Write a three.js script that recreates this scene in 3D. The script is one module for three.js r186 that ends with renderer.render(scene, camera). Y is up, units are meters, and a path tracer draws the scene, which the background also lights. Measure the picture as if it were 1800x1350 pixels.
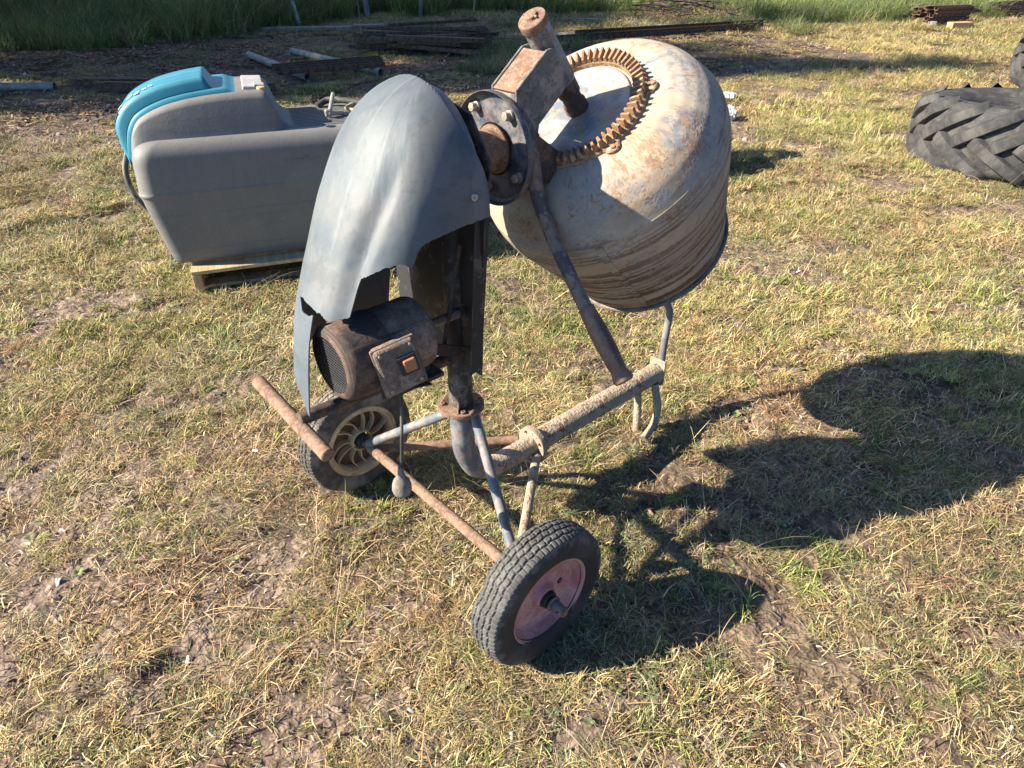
import * as THREE from 'three';
import { mergeGeometries } from 'three/addons/utils/BufferGeometryUtils.js';
import { RoundedBoxGeometry } from 'three/addons/geometries/RoundedBoxGeometry.js';
import { Sky } from 'three/addons/objects/Sky.js';

// ------------------------------------------------------------------ camera, sky, sun, exposure
const scene = new THREE.Scene();
const camera = new THREE.PerspectiveCamera(57.9, 4 / 3, 0.05, 600);
camera.position.set(0, 1.634, 0);
camera.rotation.set(THREE.MathUtils.degToRad(-34), 0, 0);
const renderer = new THREE.WebGLRenderer({ antialias: true });
renderer.setSize(1024, 768);
renderer.toneMapping = THREE.LinearToneMapping;
renderer.toneMappingExposure = 2.95;
renderer.shadowMap.enabled = true;
const SUN = new THREE.Vector3(-0.82, 0.536, 0.18).normalize();
const sky = new Sky();
sky.name = 'sky';
sky.scale.setScalar(500);
sky.userData.kind = 'structure';
const su = sky.material.uniforms;
su.turbidity.value = 3; su.rayleigh.value = 1.15; su.mieCoefficient.value = 0.004; su.mieDirectionalG.value = 0.8;
su.sunPosition.value.copy(SUN);
scene.add(sky);
scene.environmentIntensity = 0.11;
const sun = new THREE.DirectionalLight(new THREE.Color(1, 0.88, 0.69), 5);
sun.position.copy(SUN).multiplyScalar(60);
sun.castShadow = true;
sun.shadow.mapSize.set(4096, 4096);
Object.assign(sun.shadow.camera, { left: -22, right: 22, top: 22, bottom: -22, near: 1, far: 140 });
sun.shadow.camera.updateProjectionMatrix();
scene.add(sun, sun.target);

// ------------------------------------------------------------------ helpers: random, noise, textures
function rng(seed) { let a = seed >>> 0; return () => { a = (a + 0x6D2B79F5) >>> 0; let t = a; t = Math.imul(t ^ (t >>> 15), t | 1); t ^= t + Math.imul(t ^ (t >>> 7), t | 61); return ((t ^ (t >>> 14)) >>> 0) / 4294967296; }; }
const clamp = (x, a = 0, b = 1) => Math.min(b, Math.max(a, x));
const lerp = (a, b, t) => a + (b - a) * t;
const sm = (a, b, x) => { const t = clamp((x - a) / (b - a)); return t * t * (3 - 2 * t); };
const mix3 = (a, b, t) => [lerp(a[0], b[0], t), lerp(a[1], b[1], t), lerp(a[2], b[2], t)];
const V = (x, y, z) => new THREE.Vector3(x, y, z);
const NT = 512;
function tileNoise(seed, base, oct, gain = 0.5, ax = 1, ay = 1) {          // periodic fbm, 0..1 round 0.5
  const r = rng(seed), out = new Float32Array(NT * NT); let amp = 1, tot = 0;
  for (let o = 0; o < oct; o++) {
    const nx = Math.min(NT, Math.max(1, Math.round(base * ax * 2 ** o))), ny = Math.min(NT, Math.max(1, Math.round(base * ay * 2 ** o)));
    const g = new Float32Array(nx * ny); for (let i = 0; i < g.length; i++) g[i] = r() * 2 - 1;
    for (let j = 0; j < NT; j++) {
      const y = j / NT * ny, y0 = Math.floor(y), fy = y - y0, sy = fy * fy * (3 - 2 * fy), ra = (y0 % ny) * nx, rb = ((y0 + 1) % ny) * nx;
      for (let i = 0; i < NT; i++) {
        const x = i / NT * nx, x0 = Math.floor(x), fx = x - x0, sx = fx * fx * (3 - 2 * fx), xa = x0 % nx, xb = (x0 + 1) % nx;
        out[j * NT + i] += amp * lerp(lerp(g[ra + xa], g[ra + xb], sx), lerp(g[rb + xa], g[rb + xb], sx), sy);
      }
    }
    tot += amp; amp *= gain;
  }
  for (let i = 0; i < out.length; i++) out[i] = clamp(0.5 + out[i] / tot * 0.95);
  return out;
}
const N1 = tileNoise(11, 3, 7, 0.55), N2 = tileNoise(23, 5, 6, 0.6), N3 = tileNoise(37, 14, 5, 0.65), N4 = tileNoise(51, 4, 6, 0.6, 0.35, 8), N5 = tileNoise(67, 40, 4, 0.7);
function S(n, x, y) {                                                       // bilinear, tile = 1
  x = (x - Math.floor(x)) * NT; y = (y - Math.floor(y)) * NT;
  const i = Math.floor(x), j = Math.floor(y), fx = x - i, fy = y - j, i0 = i % NT, i1 = (i + 1) % NT, j0 = (j % NT) * NT, j1 = ((j + 1) % NT) * NT;
  return lerp(lerp(n[j0 + i0], n[j0 + i1], fx), lerp(n[j1 + i0], n[j1 + i1], fx), fy);
}
const enc = x => { x = clamp(x); return Math.round(255 * (x <= 0.0031308 ? 12.92 * x : 1.055 * x ** (1 / 2.4) - 0.055)); };
function texset(w, h, fn) {                                                 // fn(u, v) -> [r, g, b, height, rough]
  let mean = 0; const c = new Uint8Array(w * h * 4), b = new Uint8Array(w * h * 4), q = new Uint8Array(w * h * 4);
  for (let j = 0; j < h; j++) for (let i = 0; i < w; i++) {
    const p = fn((i + 0.5) / w, (j + 0.5) / h), k = (j * w + i) * 4;
    c[k] = enc(p[0]); c[k + 1] = enc(p[1]); c[k + 2] = enc(p[2]); c[k + 3] = 255;
    b[k] = b[k + 1] = b[k + 2] = Math.round(255 * clamp(p[3] ?? 0.5)); b[k + 3] = 255;
    mean += p[4] ?? 0.8; q[k] = q[k + 1] = q[k + 2] = Math.round(255 * clamp(p[4] ?? 0.8)); q[k + 3] = 255;
  }
  const mk = (d, srgb) => { const t = new THREE.DataTexture(d, w, h, THREE.RGBAFormat); t.wrapS = t.wrapT = THREE.RepeatWrapping; t.magFilter = THREE.LinearFilter; t.minFilter = THREE.LinearMipmapLinearFilter; t.generateMipmaps = true; if (srgb) t.colorSpace = THREE.SRGBColorSpace; t.needsUpdate = true; return t; };
  return [mk(c, true), mk(b), mk(q), mean / (w * h)];
}
// material on a tile of `size` metres (uv in metres); size 0 = uv 0..1
function mat(name, size, bump, fn, o = {}, w = 512, h = 512) {
  const { rough, ...rest } = o, [c, b, q, mean] = texset(w, h, fn);
  if (size) for (const t of [c, b, q]) t.repeat.set(1 / size, 1 / size);
  const m = new THREE.MeshPhysicalMaterial({ map: c, bumpMap: b, bumpScale: bump, roughness: rough ? 1 : mean, metalness: 0, side: THREE.DoubleSide, ...rest });
  if (rough) m.roughnessMap = q;
  m.name = name; return m;
}
function boxUV(g) {                                                          // uv in metres by the main direction of each normal
  const p = g.attributes.position, n = g.attributes.normal, uv = new Float32Array(p.count * 2);
  for (let i = 0; i < p.count; i++) {
    const x = Math.abs(n.getX(i)), y = Math.abs(n.getY(i)), z = Math.abs(n.getZ(i));
    const a = x >= y && x >= z ? [p.getZ(i), p.getY(i)] : y >= z ? [p.getX(i), p.getZ(i)] : [p.getX(i), p.getY(i)];
    uv[2 * i] = a[0]; uv[2 * i + 1] = a[1];
  }
  g.setAttribute('uv', new THREE.BufferAttribute(uv, 2)); return g;
}
// ------------------------------------------------------------------ helpers: shapes
const Y = V(0, 1, 0);
function clean(g) { const o = g.index ? g.toNonIndexed() : g; for (const k of Object.keys(o.attributes)) if (!['position', 'normal', 'uv'].includes(k)) o.deleteAttribute(k); return o; }
const merge = a => a.length === 1 ? a[0] : mergeGeometries(a.map(clean));
function uvScale(g, su_, sv) { const a = g.attributes.uv; for (let i = 0; i < a.count; i++) a.setXY(i, a.getX(i) * su_, a.getY(i) * sv); return g; }
function along(g, a, b) { g.applyQuaternion(new THREE.Quaternion().setFromUnitVectors(Y, b.clone().sub(a).normalize())); const m = a.clone().add(b).multiplyScalar(0.5); g.translate(m.x, m.y, m.z); return g; }
function rod(a, b, r, r2 = r, seg = 20, ch = 0.0025) {                       // round bar with chamfered ends
  const L = a.distanceTo(b), h = L / 2, c = Math.min(ch, r * 0.4, h * 0.4);
  const P = [[0, -h], [r - c, -h], [r - c, -h], [r, -h + c], [r, -h + c], [r2, h - c], [r2, h - c], [r2 - c, h], [r2 - c, h], [0, h]];
  return along(uvProfile(new THREE.LatheGeometry(P.map(p => new THREE.Vector2(...p)), seg), P, r), a, b);
}
function uvProfile(g, prof, R) {                                              // u round the axis, v along the profile, both in metres
  const n = prof.length, a = g.attributes.uv, L = [0]; for (let i = 1; i < n; i++) L.push(L[i - 1] + Math.hypot(prof[i][0] - prof[i - 1][0], prof[i][1] - prof[i - 1][1]));
  for (let i = 0; i < a.count; i++) a.setXY(i, a.getX(i) * 2 * Math.PI * R, L[i % n]); return g;
}
function lathe(prof, origin, axis, seg = 48, metres = true) {               // prof: [r, s] along the axis
  const g = new THREE.LatheGeometry(prof.map(p => new THREE.Vector2(Math.max(p[0], 0.00001), p[1])), seg);
  if (metres) { const R = Math.max(...prof.map(p => p[0])), ss = prof.map(p => p[1]), H = Math.max(...ss) - Math.min(...ss); if (R > 0.02 && H < 3 * R) boxUV(g); else uvProfile(g, prof, R); }
  g.applyQuaternion(new THREE.Quaternion().setFromUnitVectors(Y, axis.clone().normalize())); g.translate(origin.x, origin.y, origin.z); return g;
}
function bent(pts, r, seg = 40, rs = 16, closed = false, tension = 0.5) {
  const c = new THREE.CatmullRomCurve3(pts, closed, 'catmullrom', tension), L = c.getLength();
  const g = uvScale(new THREE.TubeGeometry(c, seg, r, rs, closed), L, 2 * Math.PI * r), out = [g];
  if (!closed) for (const t of [0, 1]) { const d = c.getTangent(t), q = c.getPoint(t), k = new THREE.CircleGeometry(r, rs); k.applyQuaternion(new THREE.Quaternion().setFromUnitVectors(V(0, 0, 1), t ? d : d.clone().negate())); k.translate(q.x, q.y, q.z); out.push(k); }
  return merge(out);
}
function box(w, h, d, r = 0.003, seg = 2) { return boxUV(new RoundedBoxGeometry(w, h, d, seg, Math.min(r, w / 2.1, h / 2.1, d / 2.1))); }
function prism(poly, depth, bevel = 0.0015) {                                // outline in x, y; thickness along z, centred
  const s = new THREE.Shape(poly.map(p => new THREE.Vector2(...p)));
  const g = new THREE.ExtrudeGeometry(s, { depth: depth - 2 * bevel, bevelEnabled: bevel > 0, bevelThickness: bevel, bevelSize: bevel, bevelOffset: -bevel, bevelSegments: 1, curveSegments: 12 });
  g.translate(0, 0, -depth / 2 + bevel); return boxUV(g);
}
function sheet(P, th, uvf) {                                                 // P[j][i] points -> thick shell
  const nv = P.length, nu = P[0].length, pos = [], uv = [], idx = [];
  const nrm = (j, i) => { const a = P[j][Math.min(i + 1, nu - 1)].clone().sub(P[j][Math.max(i - 1, 0)]), b = P[Math.min(j + 1, nv - 1)][i].clone().sub(P[Math.max(j - 1, 0)][i]); return a.cross(b).normalize(); };
  const Nn = P.map((r, j) => r.map((_, i) => nrm(j, i)));
  for (let s = 0; s < 2; s++) for (let j = 0; j < nv; j++) for (let i = 0; i < nu; i++) { const p = P[j][i].clone().addScaledVector(Nn[j][i], s ? -th : 0); pos.push(p.x, p.y, p.z); uv.push(...uvf(i, j, p)); }
  const id = (s, j, i) => s * nu * nv + j * nu + i;
  for (let j = 0; j < nv - 1; j++) for (let i = 0; i < nu - 1; i++) { idx.push(id(0, j, i), id(0, j, i + 1), id(0, j + 1, i + 1), id(0, j, i), id(0, j + 1, i + 1), id(0, j + 1, i)); idx.push(id(1, j, i), id(1, j + 1, i + 1), id(1, j, i + 1), id(1, j, i), id(1, j + 1, i), id(1, j + 1, i + 1)); }
  const g = new THREE.BufferGeometry(); g.setAttribute('position', new THREE.Float32BufferAttribute(pos, 3)); g.setAttribute('uv', new THREE.Float32BufferAttribute(uv, 2)); g.setIndex(idx); g.computeVertexNormals();
  const ep = [], eu = [], ei = []; let k = 0;                                // rim
  const edge = (j0, i0, j1, i1) => { for (const [s, j, i] of [[0, j0, i0], [0, j1, i1], [1, j1, i1], [1, j0, i0]]) { const a = id(s, j, i); ep.push(pos[3 * a], pos[3 * a + 1], pos[3 * a + 2]); eu.push(uv[2 * a], uv[2 * a + 1]); } ei.push(k, k + 1, k + 2, k, k + 2, k + 3); k += 4; };
  for (let i = 0; i < nu - 1; i++) { edge(0, i, 0, i + 1); edge(nv - 1, i, nv - 1, i + 1); }
  for (let j = 0; j < nv - 1; j++) { edge(j, 0, j + 1, 0); edge(j, nu - 1, j + 1, nu - 1); }
  const e = new THREE.BufferGeometry(); e.setAttribute('position', new THREE.Float32BufferAttribute(ep, 3)); e.setAttribute('uv', new THREE.Float32BufferAttribute(eu, 2)); e.setIndex(ei); e.computeVertexNormals();
  return merge([g, e]);
}
const used = {};
function numbered(n) { const k = used[n] = (used[n] ?? -1) + 1; return k ? `${n}_${String(k).padStart(3, '0')}` : n; }
function part(name, geos, m, parent, label) {
  const o = new THREE.Mesh(Array.isArray(geos) ? merge(geos) : geos, m); o.name = name; o.castShadow = o.receiveShadow = true; parent.add(o); if (label) o.userData.label = label; return o;
}
function thing(name, label, category, at = [0, 0, 0], turn = 0, group) {
  const o = new THREE.Group(); o.name = numbered(name); scene.add(o); o.position.set(...at); o.rotation.y = turn; o.userData = { label, category }; if (group) o.userData.group = group; return o;
}
function tag(name, geos, m, label, category, group) { const o = part(numbered(name), geos, m, scene); o.userData = { label, category }; if (group) o.userData.group = group; return o; }
function struct(name, g, m, kind = 'structure') { const o = part(name, g, m, scene); o.userData.kind = kind; return o; }

// ------------------------------------------------------------------ materials
const rustCol = (a, b) => mix3(mix3([0.145, 0.082, 0.054], [0.235, 0.142, 0.096], a), [0.33, 0.24, 0.175], b * 0.5);
const M = {};
M.rust = mat('rusty steel', 0.16, 0.0003, (u, v) => { const a = S(N2, u, v), b = S(N3, u + 0.3, v), f = S(N5, u, v); return [...rustCol(sm(0.2, 0.8, a * 0.6 + f * 0.4), sm(0.4, 0.85, b * 0.7 + f * 0.3)).map(c => c * (0.9 + 0.2 * f)), 0.5 + (f - 0.5) * 0.8 + (b - 0.5) * 0.5, 0.88]; });
M.darkRust = mat('dark rusty steel', 0.18, 0.0004, (u, v) => { const a = S(N2, u, v), b = S(N3, u + 0.3, v), f = S(N5, u, v); return [...mix3([0.05, 0.038, 0.033], [0.13, 0.082, 0.06], sm(0.35, 0.75, a * 0.7 + b * 0.3)).map(c => c * (0.7 + 0.6 * f)), 0.5 + (f - 0.5) * 0.8, 0.85]; });
M.cement = mat('cement crusted steel', 0.2, 0.0035, (u, v) => { const a = S(N2, u, v), b = S(N3, u, v + 0.4), f = S(N5, u, v); const r = sm(0.62, 0.7, b) * sm(0.45, 0.6, a); return [...mix3(mix3([0.3, 0.24, 0.175], [0.4, 0.335, 0.255], a), [0.2, 0.115, 0.07], r).map(c => c * (0.85 + 0.3 * f)), 0.5 + (b - 0.5) + (f - 0.5) * 0.5 - r * 0.2, 0.95]; });
M.bluePaint = mat('worn blue grey paint', 0.15, 0.0005, (u, v) => { const a = S(N2, u, v), b = S(N3, u, v), f = S(N5, u + 0.5, v); const r = sm(0.6, 0.72, b * 0.6 + f * 0.4), d = sm(0.35, 0.8, a); return [...mix3(mix3([0.105, 0.125, 0.15], [0.3, 0.28, 0.255], d * 0.5), [0.22, 0.125, 0.075], r * 0.8).map(c => c * (0.85 + 0.3 * f)), 0.5 - r * 0.3 + (f - 0.5) * 0.4, 0.5 + 0.3 * d + 0.2 * r]; });
M.blackPaint = mat('scuffed black paint', 0.3, 0.0004, (u, v) => { const a = S(N2, u, v), f = S(N5, u, v); const d = sm(0.55, 0.8, a), c = sm(0.72, 0.8, f) * sm(0.5, 0.7, a); return [...mix3(mix3([0.022, 0.022, 0.025], [0.085, 0.075, 0.065], d), [0.2, 0.18, 0.16], c * 0.5).map(x => x * (0.8 + 0.4 * f)), 0.5 + (f - 0.5) * 0.3, 0.55 + 0.3 * d]; });
M.discPaint = mat('chipped dark enamel', 0.16, 0.0004, (u, v) => { const a = S(N2, u, v), b = S(N3, u, v), f = S(N5, u, v); const r = sm(0.66, 0.71, b); return [...mix3(mix3([0.055, 0.065, 0.085], [0.15, 0.15, 0.155], sm(0.4, 0.9, a)), [0.26, 0.14, 0.075], r * 0.35).map(x => x * (0.85 + 0.3 * f)), 0.5 - r * 0.2, 0.32 + 0.3 * sm(0.45, 0.8, a)]; });
M.rubber = mat('dusty tyre rubber', 0.3, 0.0006, (u, v) => { const a = S(N2, u, v), f = S(N5, u, v), b = S(N3, u, v); return [...mix3([0.024, 0.024, 0.026], [0.1, 0.096, 0.09], sm(0.4, 0.9, a) * 0.45 + 0.2 * f + 0.2 * sm(0.55, 0.8, b)), 0.5 + (f - 0.5) * 0.6, 0.72 + 0.2 * f]; });
M.tyreRubber = mat('tyre rubber with dusty tread', 0.3, 0.0005, (u, v) => { const a = S(N2, u, v), f = S(N5, u, v), b = S(N3, u, v), t = sm(0.185, 0.25, v + (b - 0.5) * 0.06) * sm(0.71, 0.645, v + (b - 0.5) * 0.06); return [...mix3(mix3([0.02, 0.02, 0.021], [0.06, 0.056, 0.052], sm(0.5, 0.85, a) * 0.6 + 0.2 * f), mix3([0.05, 0.05, 0.051], [0.135, 0.13, 0.12], 0.3 * f + 0.5 * sm(0.35, 0.75, b)), t), 0.5 + (f - 0.5) * 0.6, 0.75]; });
M.brownRubber = mat('muddy tyre rubber', 0.3, 0.0006, (u, v) => { const a = S(N2, u, v), f = S(N5, u, v), b = S(N3, u, v); return [...mix3([0.055, 0.05, 0.045], [0.24, 0.2, 0.16], sm(0.4, 0.85, a) * 0.7 + 0.15 * f + 0.2 * sm(0.6, 0.72, b)), 0.5 + (f - 0.5) * 0.6, 0.85]; });
M.pink = mat('faded red rim paint', 0.2, 0.0004, (u, v) => { const a = S(N1, u, v), b = S(N3, u, v), f = S(N5, u, v); return [...mix3(mix3([0.5, 0.19, 0.205], [0.58, 0.33, 0.31], sm(0.35, 0.7, a)), [0.36, 0.2, 0.13], sm(0.6, 0.75, b) * 0.7).map(x => x * (0.9 + 0.2 * f)), 0.5 + (b - 0.5) * 0.4, 0.6]; });
M.cream = mat('dusty cream plastic', 0.25, 0.0005, (u, v) => { const a = S(N2, u, v), b = S(N3, u, v), f = S(N5, u, v); return [...mix3([0.6, 0.47, 0.28], [0.36, 0.25, 0.135], sm(0.4, 0.75, a) * 0.7 + sm(0.62, 0.7, b) * 0.3).map(x => x * (0.9 + 0.2 * f)), 0.5 + (f - 0.5) * 0.5, 0.6]; });
M.rimDirt = mat('dirt caked plastic', 0.12, 0.0025, (u, v) => { const a = S(N2, u, v), f = S(N3, u, v); return [...mix3([0.085, 0.048, 0.026], [0.21, 0.125, 0.065], a * 0.7 + f * 0.3), f, 0.95]; });
M.grip = mat('worn brown grip', 0.2, 0.0004, (u, v) => { const a = S(N2, u, v), f = S(N5, u, v); return [...mix3([0.135, 0.072, 0.046], [0.24, 0.145, 0.1], a).map(x => x * (0.8 + 0.4 * f)), 0.5 + (f - 0.5) * 0.5, 0.55]; });
M.lever = mat('weathered lever steel', 0.16, 0.0006, (u, v) => { const a = S(N2, u, v), b = S(N3, u, v), f = S(N5, u, v); return [...mix3(mix3([0.075, 0.072, 0.078], [0.2, 0.15, 0.115], sm(0.4, 0.7, a)), [0.24, 0.21, 0.185], sm(0.6, 0.75, b) * 0.6).map(x => x * (0.8 + 0.4 * f)), 0.5 + (f - 0.5) * 0.7, 0.7]; });
M.zinc = mat('dull zinc', 0.1, 0.0003, (u, v) => { const a = S(N2, u, v); return [...mix3([0.3, 0.29, 0.27], [0.45, 0.4, 0.33], a), 0.5, 0.5]; }, { metalness: 0.5 });
M.gear = mat('rusty cast gear', 0.12, 0.0003, (u, v) => { const a = S(N2, u, v), b = S(N3, u, v), f = S(N5, u, v); return [...mix3(mix3([0.17, 0.085, 0.04], [0.3, 0.18, 0.1], a), [0.4, 0.3, 0.21], sm(0.5, 0.78, b) * 0.8).map(x => x * (0.75 + 0.5 * f)), 0.5 + (f - 0.5) + (b - 0.5) * 0.5, 0.92]; });
M.motor = mat('dusty motor paint', 0.16, 0.001, (u, v) => { const a = S(N2, u, v), b = S(N3, u, v), f = S(N5, u, v); return [...mix3(mix3([0.175, 0.125, 0.095], [0.29, 0.215, 0.165], sm(0.25, 0.8, a)), [0.07, 0.05, 0.04], sm(0.54, 0.7, b * 0.6 + f * 0.4) * 0.6).map(x => x * (0.7 + 0.6 * f)), 0.5 + (f - 0.5), 0.9]; });
M.orange = new THREE.MeshPhysicalMaterial({ color: new THREE.Color(0.36, 0.16, 0.075), roughness: 0.45 }); M.orange.name = 'orange switch';
M.hood = mat('blue grey hood plastic', 0.7, 0.0003, (u, v) => {
  const a = S(N1, u, v), b = S(N2, u + 0.2, v), f = S(N5, u * 2, v * 2), s = S(N4, v * 3, u * 1.4), k = S(N3, u, v), w = S(N1, u * 2 + 0.3, v * 2);
  let c = mix3([0.07, 0.09, 0.108], [0.105, 0.124, 0.14], sm(0.3, 0.75, a * 0.6 + w * 0.4));
  c = mix3(c, [0.165, 0.155, 0.143], sm(0.5, 0.85, b) * 0.45);
  c = mix3(c, [0.05, 0.062, 0.074], sm(0.6, 0.76, k * 0.7 + f * 0.3) * 0.4);
  c = mix3(c, [0.21, 0.15, 0.11], sm(0.62, 0.8, w) * sm(1.05, 1.3, v * 0.7) * 0.6);
  c = mix3(c, [0.3, 0.31, 0.32], sm(0.8, 0.84, s) * 0.12);
  return [...c.map(x => x * (0.94 + 0.12 * f)), 0.5 + (f - 0.5) * 0.2 + (a - 0.5) * 0.5, 0.58];
});
M.hoodDirt = mat('stained hood plastic', 0.5, 0.0004, (u, v) => { const a = S(N1, u, v), b = S(N2, u, v), f = S(N5, u, v); return [...mix3(mix3([0.12, 0.14, 0.165], [0.23, 0.225, 0.22], sm(0.3, 0.7, a)), [0.3, 0.2, 0.14], sm(0.5, 0.75, b) * 0.6).map(x => x * (0.9 + 0.2 * f)), 0.5 + (f - 0.5) * 0.2, 0.55]; });
M.tank = mat('grey moulded plastic', 1.3, 0.0006, (u, v) => {
  const a = S(N1, u, v), f = S(N5, u * 4, v * 4), s = S(N4, v * 1.5, u * 1.5), k = S(N4, u * 2.1, v * 2.1), d = S(N2, u, v);
  let c = mix3([0.135, 0.135, 0.136], [0.17, 0.166, 0.16], a);
  c = mix3(c, [0.22, 0.2, 0.17], sm(0.5, 0.8, s) * 0.14 + sm(0.5, 0.8, d) * 0.35);
  c = mix3(c, [0.12, 0.12, 0.125], sm(0.83, 0.86, k) * 0.5);
  return [...c.map(x => x * (0.93 + 0.14 * f)), 0.5 + (f - 0.5) * 0.4, 0.55 + 0.15 * a];
}, {}, 1024, 1024);
M.tankLid = mat('sun faded blue plastic', 0.8, 0.0004, (u, v) => { const a = S(N1, u, v), f = S(N5, u * 2, v * 2), s = S(N4, u, v); return [...mix3(mix3([0.016, 0.15, 0.22], [0.027, 0.2, 0.28], a), [0.1, 0.3, 0.37], sm(0.5, 0.8, s) * 0.35).map(x => x * (0.95 + 0.1 * f)), 0.5 + (f - 0.5) * 0.3, 0.45]; });
M.white = new THREE.MeshPhysicalMaterial({ color: new THREE.Color(0.72, 0.72, 0.7), roughness: 0.6, side: THREE.DoubleSide }); M.white.name = 'white print';
M.pale = mat('pale grey plastic', 0.3, 0.0003, (u, v) => { const a = S(N2, u, v); return [...mix3([0.3, 0.3, 0.305], [0.38, 0.37, 0.36], a), 0.5, 0.6]; });
M.hose = mat('black hose', 0.2, 0.0004, (u, v) => { const a = S(N2, u, v), f = S(N5, u, v); return [...mix3([0.035, 0.035, 0.035], [0.13, 0.12, 0.105], sm(0.4, 0.8, a)).map(x => x * (0.8 + 0.4 * f)), 0.5, 0.65]; });
const woodFn = (A, B, C) => (u, v) => { const a = S(N4, v * 0.5, u * 1.0), b = S(N2, u, v), f = S(N4, v * 2, u * 3); return [...mix3(mix3(A, B, a * 0.7 + f * 0.3), C, sm(0.58, 0.75, b) * 0.6), 0.5 + (f - 0.5), 0.8]; };
M.wood = mat('pale pallet timber', 0.6, 0.0008, woodFn([0.36, 0.24, 0.12], [0.55, 0.4, 0.23], [0.26, 0.2, 0.14]));
M.greyWood = mat('weathered timber', 0.8, 0.0012, woodFn([0.2, 0.18, 0.155], [0.34, 0.31, 0.27], [0.13, 0.11, 0.095]));
M.redWood = mat('fresh timber', 0.4, 0.0008, woodFn([0.5, 0.27, 0.13], [0.62, 0.38, 0.21], [0.4, 0.22, 0.12]));
M.whitePost = mat('flaking white paint', 0.5, 0.0008, (u, v) => { const a = S(N2, u, v), b = S(N3, u, v); return [...mix3([0.55, 0.54, 0.5], [0.25, 0.22, 0.19], sm(0.55, 0.68, b) * 0.8 + sm(0.5, 0.8, a) * 0.2), 0.5 - b * 0.3, 0.8]; });
M.steelBar = mat('brown rusted sections', 0.3, 0.001, (u, v) => { const a = S(N2, u, v), b = S(N3, u, v), f = S(N5, u, v); return [...mix3(mix3([0.05, 0.03, 0.024], [0.12, 0.07, 0.05], a), [0.2, 0.11, 0.065], sm(0.58, 0.7, b) * 0.7).map(x => x * (0.75 + 0.5 * f)), 0.5 + (f - 0.5), 0.85]; });
M.galv = mat('galvanised pipe', 0.3, 0.0003, (u, v) => { const a = S(N2, u, v), b = S(N3, u, v); return [...mix3([0.17, 0.165, 0.155], [0.27, 0.26, 0.235], a).map((x, i) => lerp(x, [0.2, 0.13, 0.08][i], sm(0.62, 0.72, b) * 0.6)), 0.5, 0.6]; });
M.bark = mat('grey brown bark', 0.8, 0.01, (u, v) => { const a = S(N4, v, u), b = S(N2, u, v); return [...mix3([0.09, 0.07, 0.055], [0.26, 0.22, 0.18], a * 0.6 + b * 0.4), a, 0.95]; });
M.rag = mat('white woven sheet', 0.2, 0.0006, (u, v) => { const a = S(N2, u, v); return [...mix3([0.5, 0.5, 0.5], [0.6, 0.59, 0.57], a), 0.5, 0.8]; });
// the drum: dried slurry over blue grey paint, rust blooms, scuffs round the mouth. u = angle, v = s / 0.6
// [turn, s, width, height, 1 blue paint or 0 rust, strength], metres
const DRUM_MARKS = [[0.952, 0.083, 0.03, 0.05, 1, 0.8], [0.97, 0.138, 0.05, 0.05, 1, 0.8], [0.992, 0.041, 0.035, 0.02, 1, 0.8], [0.973, 0.028, 0.02, 0.012, 1, 0.8], [0.994, 0.135, 0.05, 0.05, 1, 0.8], [0.851, 0.034, 0.03, 0.03, 1, 0.8], [0.821, 0.03, 0.04, 0.012, 1, 0.8], [0.06, 0.095, 0.035, 0.012, 1, 0.8], [0.151, 0.125, 0.05, 0.008, 1, 0.8], [0.827, 0.0, 0.02, 0.02, 1, 0.8], [0.942, 0.136, 0.03, 0.04, 1, 0.8], [0.12, 0.169, 0.04, 0.02, 1, 0.8], [0.987, 0.082, 0.04, 0.03, 0, 0.8], [0.03, 0.043, 0.045, 0.03, 0, 0.8], [0.074, 0.041, 0.05, 0.045, 0, 0.8], [0.165, 0.049, 0.03, 0.02, 0, 0.8], [0.098, 0.043, 0.03, 0.03, 0, 0.8], [0.257, 0.07, 0.03, 0.015, 0, 0.8], [0.057, 0.159, 0.02, 0.02, 0, 0.8], [0.035, 0.157, 0.02, 0.02, 0, 0.8], [0.962, 0.062, 0.03, 0.03, 0, 0.8], [0.068, 0.061, 0.03, 0.03, 0, 0.8], [0.236, 0.075, 0.03, 0.02, 0, 0.8], [0.024, 0.148, 0.02, 0.015, 0, 0.8], [0.936, 0.17, 0.03, 0.05, 0, 0.8]];
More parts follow.
